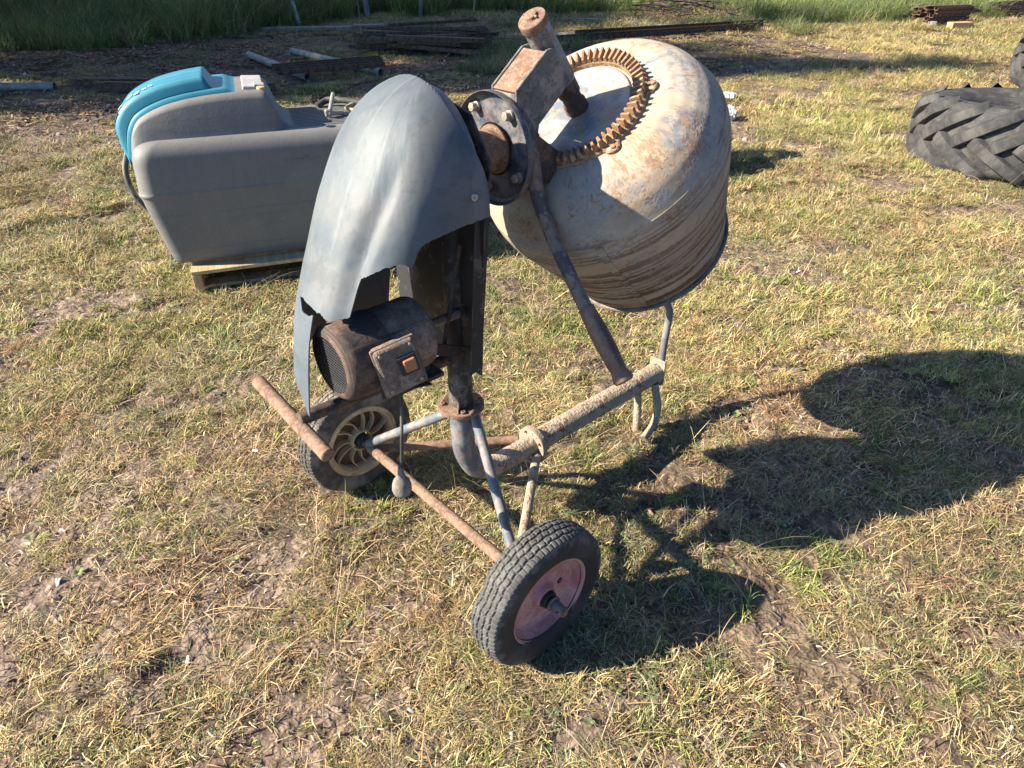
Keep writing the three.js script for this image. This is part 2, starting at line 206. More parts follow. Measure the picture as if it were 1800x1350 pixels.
M.drum = mat('slurry covered drum', 0, 0.0011, (u, v) => {
  const s = v * 0.62 - 0.01, a = S(N1, u * 2, v), b = S(N2, u * 4, v * 2), k = S(N3, u * 4, v * 2), f = S(N5, u * 4, v * 2), f2 = S(N5, u * 9 + 0.3, v * 4), st = S(N4, u * 5 + 0.05 * a, v * 1.1 + 0.02 * a), st2 = S(N4, u * 7 + 0.37, v * 2.3 + 0.2), big = S(N1, u * 3 + 0.4, v * 1.5 + 0.3);
  let c = mix3([0.31, 0.255, 0.19], [0.39, 0.33, 0.255], sm(0.3, 0.7, a));
  c = mix3(c, [0.31, 0.285, 0.25], sm(0.5, 0.7, b) * 0.5).map(x => x * (0.92 + 0.16 * f));
  let h = 0.6 + (a - 0.5) * 0.4 + (f - 0.5) * 0.2, r = 0.92;
  let blue = sm(0.58, 0.66, b) * sm(0.5, 0.6, f2) * 0.55, rust = sm(0.7, 0.73, k) * sm(0.5, 0.56, f2) * 0.8, ring = 0;
  for (const m of DRUM_MARKS) {
    let du = u - m[0]; du -= Math.round(du); const q = Math.hypot(du * 2 / m[2], (s - m[1]) / m[3]) / 1.25;
    if (q < 1.5) { const e = sm(1.25, 0.2, q + (b - 0.5) * 0.9); if (m[4]) blue = Math.max(blue, e * sm(0.4, 0.48, f2 * 0.45 + k * 0.55 + 0.07 * (1 - q))); else rust = Math.max(rust, e * sm(0.55, 0.6, f2 * 0.6 + k * 0.4 + 0.05 * (1 - q))); }
  }
  const cone = sm(0.115, 0.18, s), low = sm(0.24, 0.4, s + (a - 0.5) * 0.16);
  const cover = big * 0.55 + a * 0.45, streak = sm(0.62 - 0.14 * low, 0.68 - 0.12 * low, st * 0.42 + cover * 0.5 + 0.08 * k + 0.12 * (f2 - 0.5)) * cone, streak2 = sm(0.62, 0.68, st2 * 0.8 + big * 0.2) * cone;
  c = mix3(c, mix3([0.12, 0.14, 0.18], [0.24, 0.26, 0.29], f), blue * 0.85); h -= blue * 0.2; r = lerp(r, 0.6, blue);
  c = mix3(c, mix3([0.19, 0.09, 0.04], [0.36, 0.19, 0.095], f), rust * 0.75); h -= rust * 0.2;
  c = mix3(c, mix3([0.075, 0.038, 0.022], [0.17, 0.09, 0.045], k), streak * (0.55 + 0.45 * low)); h -= streak * 0.3;
  c = mix3(c, [0.1, 0.09, 0.085], streak2 * 0.6);
  const seam = sm(0.0045, 0.0015, Math.abs(s - 0.1275)); c = mix3(c, [0.17, 0.12, 0.085], seam * sm(0.45, 0.6, k) * 0.6);
  return [...c, h, r];
}, { rough: true }, 2048, 1024);
M.drumIn = M.cement;
M.plate = mat('painted base plate', 0.35, 0.0004, (u, v) => { const a = S(N1, u, v), b = S(N3, u, v), f = S(N5, u, v); return [...mix3(mix3([0.13, 0.15, 0.18], [0.31, 0.3, 0.285], sm(0.4, 0.68, a)), [0.33, 0.22, 0.14], sm(0.64, 0.72, b) * 0.6).map(x => x * (0.9 + 0.2 * f)), 0.5 + (a - 0.5) * 0.4, 0.5]; });
M.tubeSteel = mat('scraped grey tube', 0.2, 0.0004, (u, v) => { const a = S(N2, u * 0.6, v * 0.6), b = S(N3, u, v), f = S(N5, u, v); return [...mix3(mix3([0.09, 0.095, 0.105], [0.24, 0.235, 0.23], sm(0.3, 0.75, a * 0.7 + f * 0.3)), [0.2, 0.12, 0.075], sm(0.62, 0.78, b) * 0.5).map(x => x * (0.8 + 0.4 * f)), 0.5 + (f - 0.5) * 0.4, 0.6]; });
M.plug = mat('dusty grey rubber', 0.1, 0.0006, (u, v) => { const a = S(N2, u, v), f = S(N5, u, v); return [...mix3([0.13, 0.11, 0.095], [0.27, 0.235, 0.2], a).map(x => x * (0.8 + 0.4 * f)), f, 0.9]; });
M.arm = mat('stained grey arm', 0.16, 0.0006, (u, v) => { const a = S(N2, u, v), b = S(N3, u, v), f = S(N5, u, v); return [...mix3(mix3([0.15, 0.14, 0.135], [0.28, 0.245, 0.205], sm(0.2, 0.8, a)), [0.05, 0.052, 0.06], sm(0.56, 0.72, b * 0.7 + f * 0.3) * 0.6).map(x => x * (0.85 + 0.3 * f)), 0.5 + (f - 0.5) * 0.5, 0.8]; });

// ================================================================== the concrete mixer, in its own axes: x towards the drum, y up, z along the axle
const mixer = thing('concrete_mixer', 'old concrete mixer with torn grey hood, tipped rusty drum and two odd wheels', 'concrete mixer', [-0.2277, 0, -1.5099], 0.7398);
{
  const U = V(1, 0, 0), Z = V(0, 0, 1);
  // ---- hood: a shell open to +x, torn at the bottom
  const HY = [0.62, 0.75, 0.9, 1.05, 1.2, 1.3], HD = [0.4131, 0.3923, 0.3662, 0.292, 0.2288, 0.2195], HW = 0.1963, HU = 0.0821, HV = -0.0193, HT = 1.36, HN = 2.5;
  const interp = (xs, ys, x) => { if (x <= xs[0]) return ys[0]; for (let i = 1; i < xs.length; i++) if (x <= xs[i]) return lerp(ys[i - 1], ys[i], (x - xs[i - 1]) / (xs[i] - xs[i - 1])); return ys[ys.length - 1]; };
  const HDs = y => { let t = 0; for (let i = -6; i <= 6; i++) t += interp(HY, HD, y + i * 0.018) * (7 - Math.abs(i)); return t / 49; };
  const hoodAt = (ph, y) => {
    const k = clamp((y - 1.05) / (HT - 1.05)), cap = Math.sqrt(Math.max(0, 1 - k ** 2.6));
    let D = HDs(y) * cap; const w = HW * cap, N = lerp(HN, 2.9, sm(0.5, 1.0, ph)), c = Math.abs(Math.cos(ph)) ** (2 / N), s = Math.sign(Math.sin(ph)) * Math.abs(Math.sin(ph)) ** (2 / N);
    const pv = interp([0.9, 1.034, 1.123, 1.194, 1.27], [0.42, 0.43, 0.5, 0.62, 0.72], y), q = Math.exp(-(((ph - pv) / 0.13) ** 2)) * sm(1.27, 1.1, y) * 0.013;
    const dent = 0.004 * (S(N1, ph * 0.3 + 0.2, y * 0.9) - 0.5) * 2;
    D -= (q + dent) * (c > 0.02 ? 1 : c / 0.02);
    const ub = lerp(HU, 0.045, sm(1.16, 1.33, y));
    return V(Math.min(HU - D * c, ub), y, HV + w * s);
  };
  const TEAR = [[-0.168, 0.934], [-0.1, 0.937], [-0.05, 0.934], [0.03, 0.931], [0.1, 0.926], [0.126, 0.929], [0.2, 0.921], [0.251, 0.917], [0.367, 0.925], [0.452, 0.93], [0.458, 0.955], [0.464, 0.975], [0.466, 1.0], [0.472, 1.008], [0.545, 1.015], [0.65, 1.027], [0.72, 1.035], [0.796, 1.039], [0.86, 1.044], [0.911, 1.042], [0.98, 1.036], [1.0, 1.033], [1.022, 1.045], [1.026, 1.056], [1.047, 1.066], [1.068, 1.076], [1.162, 1.084], [1.309, 1.092], [1.456, 1.098], [1.5708, 1.1]];
  const jr = rng(5), jag = Array.from({ length: 400 }, () => jr() - 0.5);
  const tearY = ph => { const t = interp(TEAR.map(p => p[0]), TEAR.map(p => p[1]), ph); const i = (ph + 2) * 90, k = Math.floor(i); return t + 0.003 * lerp(jag[k], jag[k + 1], i - k); };
  const phs = []; for (let i = 0; i <= 60; i++) phs.push(lerp(-Math.PI / 2, -0.17, i / 60)); for (let i = 1; i <= 200; i++) phs.push(lerp(-0.17, Math.PI / 2, i / 200));
  const joint = 0.9335, rows = 56, grid = [];
  for (let j = 0; j <= rows; j++) { const t = 1 - (1 - j / rows) ** 1.0, tt = t < 0.3 ? 0.3 * (t / 0.3) ** 2 : t; grid.push(phs.map(ph => { const b = ph < -0.17 + 1e-6 ? joint : tearY(ph); return hoodAt(ph, lerp(HT - 0.0004, b, tt)); })); }
  const huv = (i, j, p) => [Math.atan2(p.z + 0.02, 0.25 - p.x) * 0.3 + 0.4, p.y];
  const strip = [], sph = []; for (let i = 0; i <= 70; i++) sph.push(lerp(-Math.PI / 2, 0.052, (i / 70) ** 0.9));
  for (let j = 0; j <= 40; j++) strip.push(sph.map(ph => { const top = ph < -0.168 ? joint : joint - 0.004 - 0.02 * sm(-0.168, -0.06, ph) + 0.008 * sm(0.0, 0.05, ph), bot = interp([-1.6, -0.5, -0.25, -0.05, 0.0, 0.03, 0.06], [0.76, 0.76, 0.745, 0.712, 0.69, 0.676, 0.67], ph) + 0.003 * jag[Math.floor((ph + 2) * 60)]; const q = hoodAt(ph * (1 - 0.03 * j / 40), lerp(top, bot, j / 40)); return q; }));
  const cover = part('motor_cover', [sheet(grid, 0.0035, huv), sheet(strip, 0.0035, huv)], M.hood, mixer, 'torn blue grey plastic hood over the motor');
  const rv = hoodAt(1.5, 1.15); part('rivet', lathe([[0, -0.002], [0.0075, -0.002], [0.0085, 0.001], [0.007, 0.003], [0.003, 0.0032], [0.0025, 0.001], [0, 0.001]], rv.clone().add(V(0, 0, 0.003)), V(-0.4, 0.1, 1), 20), M.zinc, cover);
  const rv2 = hoodAt(0.9, 1.325); part('rivet', lathe([[0, 0], [0.004, 0], [0.004, 0.0015], [0, 0.002]], rv2.add(V(0, 0.001, 0)), V(-0.3, 1, 0.2), 16), M.darkRust, cover);
  // rear half of the hood, tucked under the front one
  const back = [];
  for (let j = 0; j <= 16; j++) { const t = j / 16, x = lerp(0.03, 0.094, t), sc = lerp(0.985, 0.93, t * t); const row = []; for (let i = 0; i <= 60; i++) { const a = lerp(0, Math.PI, i / 60), yy = 1.0 + (HT - 1.0 - 0.003) * Math.sin(a) ** 0.85 * sc, zz = HV + Math.cos(a) * HW * sc * (0.995); row.push(V(x, i === 0 ? 1.12 : i === 60 ? 0.9 : Math.max(yy, i < 30 ? 1.125 : 0.92), zz)); } back.push(row); }
  part('rear_cover', sheet(back, -0.003, huv), M.hoodDirt, mixer, 'stained rear half of the hood behind the seam');
  // ---- frame panel, angle irons, post
  const pr = (poly, th, x) => prism(poly, th).rotateY(-Math.PI / 2).translate(x, 0, 0);     // outline in z, y standing across x
  part('frame_panel', pr([[-0.252, 0.64], [0.1, 0.64], [0.125, 1.05], [0.15, 1.2], [0.09, 1.29], [-0.02, 1.315], [-0.13, 1.29], [-0.2, 1.2], [-0.2, 0.98], [-0.262, 0.93]], 0.005, 0.112), M.blackPaint, mixer);
  const A = (y0, y1) => { const g = []; g.push(prism([[0.062, y0], [0.1, y0 + 0.005], [0.137, y1], [0.094, y1 - 0.004]], 0.004).translate(0, 0, 0.112)); return g; };
  part('side_bracket', A(0.668, 1.075), M.blackPaint, mixer, 'black angle iron upright beside the torn hood');
  part('side_bracket', [prism([[0.1, 0.66], [0.137, 1.08], [0.133, 1.08], [0.096, 0.66]], 0.03).translate(0, 0, 0.095)], M.blackPaint, mixer);
  part('brace', rod(V(0.09, 1.0, 0.06), V(0.04, 0.7, 0.03), 0.006), M.darkRust, mixer);
  part('brace', [box(0.16, 0.03, 0.006, 0.001).rotateZ(-0.45).translate(0.03, 0.73, 0.05)], M.darkRust, mixer);
  part('post', rod(V(0.118, 0.5, -0.004), V(0.125, 1.12, -0.004), 0.034), M.blackPaint, mixer, 'black upright tube');
  const flange = (at, ax, r, t, hole, nb, mm, par) => { const f = part('flange', lathe([[hole, -t / 2], [r - 0.002, -t / 2], [r, -t / 2 + 0.002], [r, t / 2 - 0.002], [r - 0.002, t / 2], [hole, t / 2]], at, ax, 40), mm, par); const q = new THREE.Quaternion().setFromUnitVectors(Y, ax.clone().normalize()); for (let i = 0; i < nb; i++) { const a = (i + 0.35) / nb * Math.PI * 2, o = V(Math.cos(a) * r * 0.78, 0, Math.sin(a) * r * 0.78).applyQuaternion(q).add(at), d = ax.clone().normalize(); part('bolt', [rod(o.clone().addScaledVector(d, -0.018), o.clone().addScaledVector(d, 0.014), 0.004, 0.004, 10), rod(o.clone().addScaledVector(d, t / 2), o.clone().addScaledVector(d, t / 2 + 0.007), 0.0075, 0.0075, 6, 0.001)], M.rust, f); } return f; };
  flange(V(0.117, 0.49, -0.004), Y, 0.066, 0.014, 0.02, 4, M.rust, mixer);
  for (const a of [2.4, 0.8, -0.8, -2.4]) part('gusset', prism([[0.03, 0], [0.058, 0], [0.03, 0.045]], 0.005, 0.001).rotateY(a).translate(0.117, 0.497, -0.004), M.rust, mixer);
  part('elbow_pipe', bent([V(0.117, 0.48, -0.004), V(0.118, 0.4, -0.004), V(0.124, 0.32, -0.004), V(0.155, 0.245, -0.004), V(0.19, 0.215, -0.004)], 0.034, 40, 24), M.bluePaint, mixer, 'dusty blue grey elbow pipe below the post');
  part('elbow_pipe', bent([V(0.158, 0.243, -0.004), V(0.19, 0.215, -0.004), V(0.235, 0.199, -0.004), V(0.31, 0.194, -0.004), V(0.4, 0.194, -0.004)], 0.0342, 30, 24), M.cement, mixer, 'cement crusted lower run of the elbow');
  flange(V(0.405, 0.196, -0.003), U, 0.06, 0.02, 0.02, 4, M.cement, mixer);
  part('base_tube', rod(V(0.41, 0.196, -0.003), V(1.055, 0.19, 0.0), 0.038, 0.038, 28), M.cement, mixer, 'cement crusted tube running out under the drum');
  // front leg: the bent rod foot and the upright that props the drum
  part('front_leg', bent([V(1.0, 0.18, 0.035), V(1.005, 0.1, 0.055), V(1.0, 0.05, 0.062), V(0.965, 0.02, 0.075), V(0.9, 0.0, 0.085)], 0.0145, 40, 14), M.cement, mixer);
  part('front_leg', bent([V(0.945, 0.17, 0.0), V(0.945, 0.08, 0.012), V(0.94, -0.02, 0.02)], 0.0145, 20, 14), M.cement, mixer);
  part('leg_bracket', bent([V(1.062, 0.14, 0.012), V(1.072, 0.27, 0.004), V(1.085, 0.36, -0.002), V(1.095, 0.43, -0.006), V(1.085, 0.47, -0.02)], 0.0135, 30, 14), M.bluePaint, mixer, 'blue grey prop rising from the tube end');
  part('tube_end_plate', box(0.008, 0.1, 0.07, 0.003).translate(1.056, 0.2, 0.0), M.cement, mixer);
  // ---- axle and brace rods
  part('axle', rod(V(0, 0.19, -0.47), V(0, 0.19, 0.535), 0.0125), M.rust, mixer);
  part('axle_sleeve', rod(V(0, 0.19, -0.35), V(0, 0.19, 0.385), 0.0165), M.rust, mixer);
  part('brace_rod', rod(V(0.0, 0.2, -0.36), V(0.095, 0.46, -0.03), 0.0145), M.bluePaint, mixer);
  part('brace_rod', rod(V(0.01, 0.2, 0.345), V(0.14, 0.465, 0.025), 0.0145), M.bluePaint, mixer);
  part('brace_rod', rod(V(0.01, 0.185, -0.34), V(0.375, 0.205, -0.04), 0.0145), M.rust, mixer);
  part('brace_rod', rod(V(0.012, 0.185, 0.345), V(0.385, 0.175, 0.035), 0.0145), M.cement, mixer);
  // ---- rail and tow handle
  part('rail', rod(V(-0.345, 0.662, -0.02), V(0.1, 0.648, -0.015), 0.0165), M.darkRust, mixer);
  part('tow_handle', rod(V(-0.345, 0.668, -0.228), V(-0.345, 0.63, 0.105), 0.0172), M.rust, mixer, 'rusty cross bar handle at the rear');
  // ---- wheels
  const RT = 0.2;
  const tyre = (() => {
    const nu = 480, prof = [];                                                 // profile round the tyre: [r, z, tread 0..1]
    const P = [[0.118, 0.036], [0.124, 0.043], [0.135, 0.048], [0.15, 0.0515], [0.165, 0.0515], [0.178, 0.048], [0.187, 0.0445]];
    for (const p of P) prof.push([p[0], p[1], 0]);
    for (let i = 1; i < 64; i++) { const a = 1 - 2 * i / 64; prof.push([RT - 0.0105 * Math.abs(a) ** 3, 0.0442 * a, 1, a]); }
    for (const p of P.slice().reverse()) prof.push([p[0], -p[1], 0]);
    const nv = prof.length, pos = new Float32Array((nu + 1) * nv * 3), uv = new Float32Array((nu + 1) * nv * 2), idx = [];
    const fr = x => x - Math.floor(x);
    for (let i = 0; i <= nu; i++) {
      const t = i / nu, th = t * Math.PI * 2; let L = 0;
      for (let j = 0; j < nv; j++) {
        const p = prof[j]; let r = p[0];
        if (p[2]) {
          const a = p[3], w = Math.sin(t * Math.PI * 2 * 30) * 0.028; let g = 0;
          for (const e of [-0.62, -0.22, 0.2, 0.6]) if (Math.abs(a + w - e) < 0.05) g = 1;
          const row = a + w < -0.62 ? 0 : a + w < -0.22 ? 1 : a + w < 0.2 ? 2 : a + w < 0.6 ? 3 : 4;
          const n = row === 0 || row === 4 ? 80 : 60, sl = fr(t * n + row * 0.37 + a * (row === 2 ? 0.7 : 0.3)); if (sl < 0.16) g = Math.max(g, 0.75);
          r -= 0.0046 * g;
        } else if (p[0] > 0.17 && fr(t * 80 + 0.2) < 0.2) r -= 0.0015;
        r += 0.0014 * (S(N1, t * 2, 0.3) - 0.5) * (p[0] > 0.14 ? 1 : 0);
        if (j) L += Math.hypot(p[0] - prof[j - 1][0], p[1] - prof[j - 1][1]);
        const k = i * nv + j; pos[3 * k] = Math.sin(th) * r; pos[3 * k + 1] = Math.cos(th) * r; pos[3 * k + 2] = p[1]; uv[2 * k] = t * 1.2; uv[2 * k + 1] = L;
        if (i < nu && j < nv - 1) idx.push(k, k + 1, k + nv, k + nv, k + 1, k + nv + 1);
      }
    }
    const g = new THREE.BufferGeometry(); g.setAttribute('position', new THREE.BufferAttribute(pos, 3)); g.setAttribute('uv', new THREE.BufferAttribute(uv, 2)); g.setIndex(idx); g.computeVertexNormals(); return g;
  })();
  const wheel = (z, label) => { const w = new THREE.Group(); w.name = 'wheel'; w.position.set(0, 0.19, z); w.userData.label = label; mixer.add(w); return w; };
  const near = wheel(0.44, 'near wheel with a faded red dished rim');
  const dent = tyre.clone(); { const p = dent.attributes.position; for (let i = 0; i < p.count; i++) { const x = p.getX(i), y = p.getY(i), r = Math.hypot(x, y), a = Math.atan2(x, y), q = Math.exp(-(((a + 1.02) / 0.16) ** 2)) * sm(0.15, 0.195, r) * sm(0.055, -0.03, p.getZ(i)), f = Math.max(0, Math.cos(a - Math.PI)), b = 1 + (-0.012 * q) / r; p.setXYZ(i, x * b, y * b, p.getZ(i) * (1 + 0.06 * f * f * f)); } dent.computeVertexNormals(); }
  part('tyre', dent, M.tyreRubber, near, 'worn black tyre with small square tread blocks');
  part('rim', [lathe([[0.131, 0.03], [0.133, 0.038], [0.131, 0.044], [0.126, 0.045], [0.121, 0.041], [0.115, 0.028], [0.111, 0.014], [0.104, 0.008], [0.09, 0.0065], [0.06, 0.008], [0.044, 0.011], [0.036, 0.016], [0.032, 0.027], [0.03, 0.03], [0.024, 0.031], [0.022, 0.02]], V(0, 0, 0), Z, 72), lathe([[0.131, -0.036], [0.12, -0.04], [0.11, -0.01], [0.106, 0.007]], V(0, 0, 0), Z, 60)], M.pink, near, 'faded red dished steel rim');
  part('valve_hole', lathe([[0.0045, 0.009], [0.0085, 0.009], [0.0085, 0.005], [0.0045, 0.005]], V(0.068, -0.005, 0.001), Z, 20), M.darkRust, near);
  part('bearing', lathe([[0.012, 0.03], [0.023, 0.03], [0.024, 0.033], [0.024, 0.04], [0.021, 0.044], [0.013, 0.045]], V(0, 0, 0), Z, 36), M.blackPaint, near);
  part('axle_nut', [lathe([[0.012, 0.05], [0.021, 0.05], [0.022, 0.053], [0.021, 0.056], [0.012, 0.056]], V(0, 0, 0), Z, 30), lathe([[0, 0.056], [0.0155, 0.056], [0.0155, 0.07], [0.0135, 0.074], [0.0135, 0.088], [0.0115, 0.092], [0, 0.092]], V(0, 0, 0), Z, 12), rod(V(-0.021, 0.006, 0.081), V(0.021, -0.004, 0.081), 0.0024)], M.plug, near);
  const far = wheel(-0.44, 'far wheel with a cream ribbed plastic rim');
  part('tyre', tyre.clone().rotateZ(0.4), M.brownRubber, far, 'dusty brown black tyre');
  part('rim', [lathe([[0.122, 0.036], [0.128, 0.043], [0.131, 0.046], [0.1285, 0.05], [0.117, 0.051], [0.112, 0.047], [0.108, 0.035], [0.106, 0.012]], V(0, 0, 0), Z, 72), lathe([[0.131, -0.04], [0.12, -0.045], [0.107, -0.01], [0.107, 0.01]], V(0, 0, 0), Z, 48)], M.cream, far, 'cream plastic rim ring');
  part('rim_web', lathe([[0.109, 0.012], [0.085, 0.01], [0.06, 0.012], [0.038, 0.014]], V(0, 0, 0), Z, 60), M.rimDirt, far, 'brown dirt caked in the rim');
  part('hub', lathe([[0.029, 0.014], [0.031, 0.04], [0.034, 0.043], [0.037, 0.04], [0.039, 0.014]], V(0, 0, 0), Z, 48), M.cream, far);
  for (let i = 0; i < 11; i++) {                                                 // curved ribs
    const g = [], n = 8, a0 = i / 11 * Math.PI * 2; const P = [];
    for (let j = 0; j < 2; j++) { const row = []; for (let k = 0; k <= n; k++) { const t = k / n, r = lerp(0.038, 0.11, t), a = a0 + 0.5 * t * t * (i % 2 ? 1 : 0.55); row.push(V(Math.cos(a) * r, Math.sin(a) * r, j ? lerp(0.034, 0.03, t) : 0.01)); } P.push(row); }
    g.push(sheet(P, 0.0035, (ii, jj) => [ii * 0.01, jj * 0.03])); part('rib', g, M.cream, far);
  }
  part('bearing', lathe([[0, 0.06], [0.02, 0.06], [0.022, 0.05], [0.026, 0.046], [0.026, 0.02]], V(0, 0, 0), Z, 30), M.blackPaint, far);
  // ---- motor with fan cover, switch box and cord
  const mc = V(0, 0.802, 0.03);
  const motor = part('motor', [lathe([[0.03, -0.024], [0.077, -0.026], [0.086, -0.034], [0.089, -0.044], [0.089, -0.165], [0.086, -0.168]].map(p => [p[0], p[1]]), mc, U, 64), rod(V(-0.04, 0.802, 0.03), V(0.1, 0.802, 0.03), 0.012)], M.motor, mixer, 'dusty brown grey electric motor');
  part('fan_cover', lathe([[0.092, -0.15], [0.0935, -0.155], [0.0935, -0.24], [0.09, -0.256], [0.08, -0.266], [0.068, -0.268]], mc, U, 64), M.darkRust, motor, 'darker fan cover at the rear of the motor');
  { const g = []; for (let i = -9; i <= 9; i++) { const o = i * 0.0072, h = Math.sqrt(Math.max(0, 0.069 ** 2 - o * o)); g.push(box(0.002, 2 * h, 0.0028, 0.0004, 1).translate(-0.2655, 0.802, 0.03 + o), box(0.002, 0.0028, 2 * h, 0.0004, 1).translate(-0.266, 0.802 + o, 0.03)); } g.push(lathe([[0, -0.256], [0.069, -0.256]], mc, U, 40)); part('grille', g, M.blackPaint, motor); }
  part('motor_foot', [box(0.16, 0.012, 0.12, 0.002).translate(-0.08, 0.692, 0.03), box(0.12, 0.03, 0.06, 0.004).translate(-0.08, 0.705, 0.03)], M.darkRust, motor);
  const sbq = new THREE.Group(); sbq.name = 'switch_box'; sbq.position.set(-0.158, 0.806, 0.137); sbq.rotation.set(-0.12, -0.25, 0.16); mixer.add(sbq);
  part('box_lid', [box(0.098, 0.118, 0.036, 0.01, 3), box(0.104, 0.124, 0.008, 0.003).translate(0, 0, 0.006)], M.motor, sbq);
  part('switch', [box(0.042, 0.046, 0.01, 0.002).translate(0.018, 0.004, 0.02)], M.blackPaint, sbq, 'black switch surround');
  part('switch_button', box(0.029, 0.032, 0.012, 0.004, 3).rotateX(0.12).translate(0.02, 0.003, 0.024), M.orange, sbq, 'orange rocker button');
  for (const [x, y] of [[-0.036, 0.046], [0.036, 0.046], [-0.036, -0.046], [0.036, -0.046]]) part('screw', lathe([[0, 0.02], [0.004, 0.0195], [0.0045, 0.017]], V(x, y, 0), Z, 12), M.zinc, sbq);
  part('box_bracket', [box(0.11, 0.004, 0.09, 0.001).rotateZ(-0.25).translate(-0.13, 0.735, 0.1), box(0.06, 0.05, 0.006, 0.001).translate(-0.15, 0.72, 0.085)], M.darkRust, mixer);
  part('power_cord', bent([V(-0.16, 0.76, 0.14), V(-0.165, 0.72, 0.144), V(-0.168, 0.66, 0.141), V(-0.174, 0.6, 0.14), V(-0.178, 0.55, 0.138), V(-0.184, 0.51, 0.138)], 0.0042, 30, 10), M.hose, mixer);
  part('plug', [lathe([[0, 0.05], [0.006, 0.05], [0.0068, 0.044], [0.0062, 0.04], [0.0085, 0.036], [0.0075, 0.031], [0.0105, 0.026], [0.0095, 0.021], [0.013, 0.017], [0.02, 0.008], [0.0235, -0.004], [0.0245, -0.02], [0.022, -0.03], [0.019, -0.033], [0, -0.033]], V(-0.186, 0.475, 0.138), V(0.04, 1, 0), 32), box(0.007, 0.018, 0.002, 0.0005, 1).translate(-0.194, 0.436, 0.138), box(0.007, 0.018, 0.002, 0.0005, 1).translate(-0.18, 0.436, 0.138)], M.plug, mixer, 'grey black plug hanging on its cord');
  // ---- tilt disc, hub, lever
  const dc = V(0.27, 1.168, -0.019);
  const disc = part('tilt_disc', lathe([[0.02, 0.004], [0.118, 0.004], [0.127, 0.001], [0.1305, -0.005], [0.131, -0.016], [0.1335, -0.016], [0.1335, -0.002], [0.131, 0.006], [0.122, 0.009], [0.02, 0.009]], dc, U, 72), M.discPaint, mixer, 'black dished disc with bolts at the pivot');
  for (const [y, z] of [[1.255, -0.085], [1.253, 0.034], [1.118, 0.068], [1.072, -0.045]]) { const o = V(0.274, y, z); part('bolt', [rod(o.clone().add(V(-0.008, 0, 0)), o, 0.0125, 0.0125, 24, 0.001), rod(o.clone().add(V(-0.022, 0, 0)), o.clone().add(V(-0.007, 0, 0)), 0.0105, 0.0105, 6, 0.001)], M.zinc, disc); }
  part('pivot_hub', [lathe([[0.03, -0.002], [0.062, -0.004], [0.054, -0.01], [0.05, -0.02], [0.048, -0.15], [0.03, -0.15]], dc, U, 40), lathe([[0.02, 0], [0.047, 0], [0.047, 0.06], [0.02, 0.06]], dc, U, 40)], M.rust, mixer, 'rusty pivot tube entering the hood');
  const lv = part('tilt_lever', bent([V(0.296, 1.25, 0.035), V(0.306, 1.215, 0.057), V(0.315, 1.13, 0.07), V(0.318, 1.06, 0.085), V(0.32, 0.985, 0.128), V(0.322, 0.9, 0.193), V(0.325, 0.82, 0.258), V(0.328, 0.73, 0.338)], 0.0178, 60, 20), M.lever, mixer, 'long bent lever with a ribbed grip');
  { const a = V(0.325, 0.825, 0.254), b = V(0.33, 0.668, 0.394), L = a.distanceTo(b), P = [[0.018, -L / 2], [0.0215, -L / 2 + 0.001], [0.0212, -L / 2 + 0.012]]; for (let i = 0; i <= 20; i++) { const t = i / 20; P.push([0.0212 + 0.004 * Math.sin(t * Math.PI), lerp(-L / 2 + 0.015, L / 2 - 0.03, t)]); } P.push([0.0225, L / 2 - 0.025], [0.027, L / 2 - 0.014], [0.0275, L / 2 - 0.006], [0.022, L / 2], [0, L / 2 + 0.002]);
    const grip = part('grip', along(lathe(P, V(0, 0, 0), Y, 28), a, b), M.grip, lv, 'brown plastic grip');
    const q = new THREE.Quaternion().setFromUnitVectors(Y, b.clone().sub(a).normalize()), nl = V(-0.1, 0.42, 0.9).normalize().applyQuaternion(q.clone().invert()), turn = Math.atan2(nl.x, nl.z), mid = a.clone().add(b).multiplyScalar(0.5), g = [];
    for (let i = 0; i < 24; i++) { const k = box(0.017, 0.0022, 0.005, 0.0006, 1); k.translate(0, lerp(-L / 2 + 0.03, L / 2 - 0.04, i / 23), 0.0215 + 0.0038 * Math.sin(i / 23 * Math.PI)); k.rotateY(turn); k.applyQuaternion(q); k.translate(mid.x, mid.y, mid.z); g.push(k); }
    const rb = part('grip_ribs', g, M.grip, lv); rb.userData.kind = 'stuff'; }
  // ---- yoke arm and bearing tube on the drum's axis
  const d = V(0.607, -0.795, 0).normalize(), c = V(0.538, 1.22, 0.0), P3 = (s, r, a, e1, e2) => c.clone().addScaledVector(d, s).addScaledVector(e1, r * Math.cos(a)).addScaledVector(e2, r * Math.sin(a));
  const arm = [[0.292, 1.12], [0.287, 1.2], [0.284, 1.306], [0.379, 1.381], [0.405, 1.384], [0.462, 1.306], [0.421, 1.269], [0.36, 1.22], [0.35, 1.13]];
  part('yoke_arm', [prism(arm, 0.006).translate(0, 0, 0.038), prism(arm, 0.006).translate(0, 0, -0.043), along(box(0.005, 0.17, 0.075, 0.001), V(0.29, 1.13, -0.0025), V(0.287, 1.294, -0.0025))], M.arm, mixer, 'grey stained arm plates holding the drum bearing');
  part('arm_web', along(box(0.005, 0.122, 0.0745, 0.001), V(0.288, 1.301, -0.0025), V(0.381, 1.374, -0.0025)), M.rust, mixer, 'rusty top web of the arm');
  part('bearing_tube', lathe([[0.02, -0.275], [0.0295, -0.275], [0.031, -0.272], [0.032, -0.105], [0.03, -0.1]], c, d, 40), M.tubeSteel, mixer, 'grey tube carrying the drum shaft');
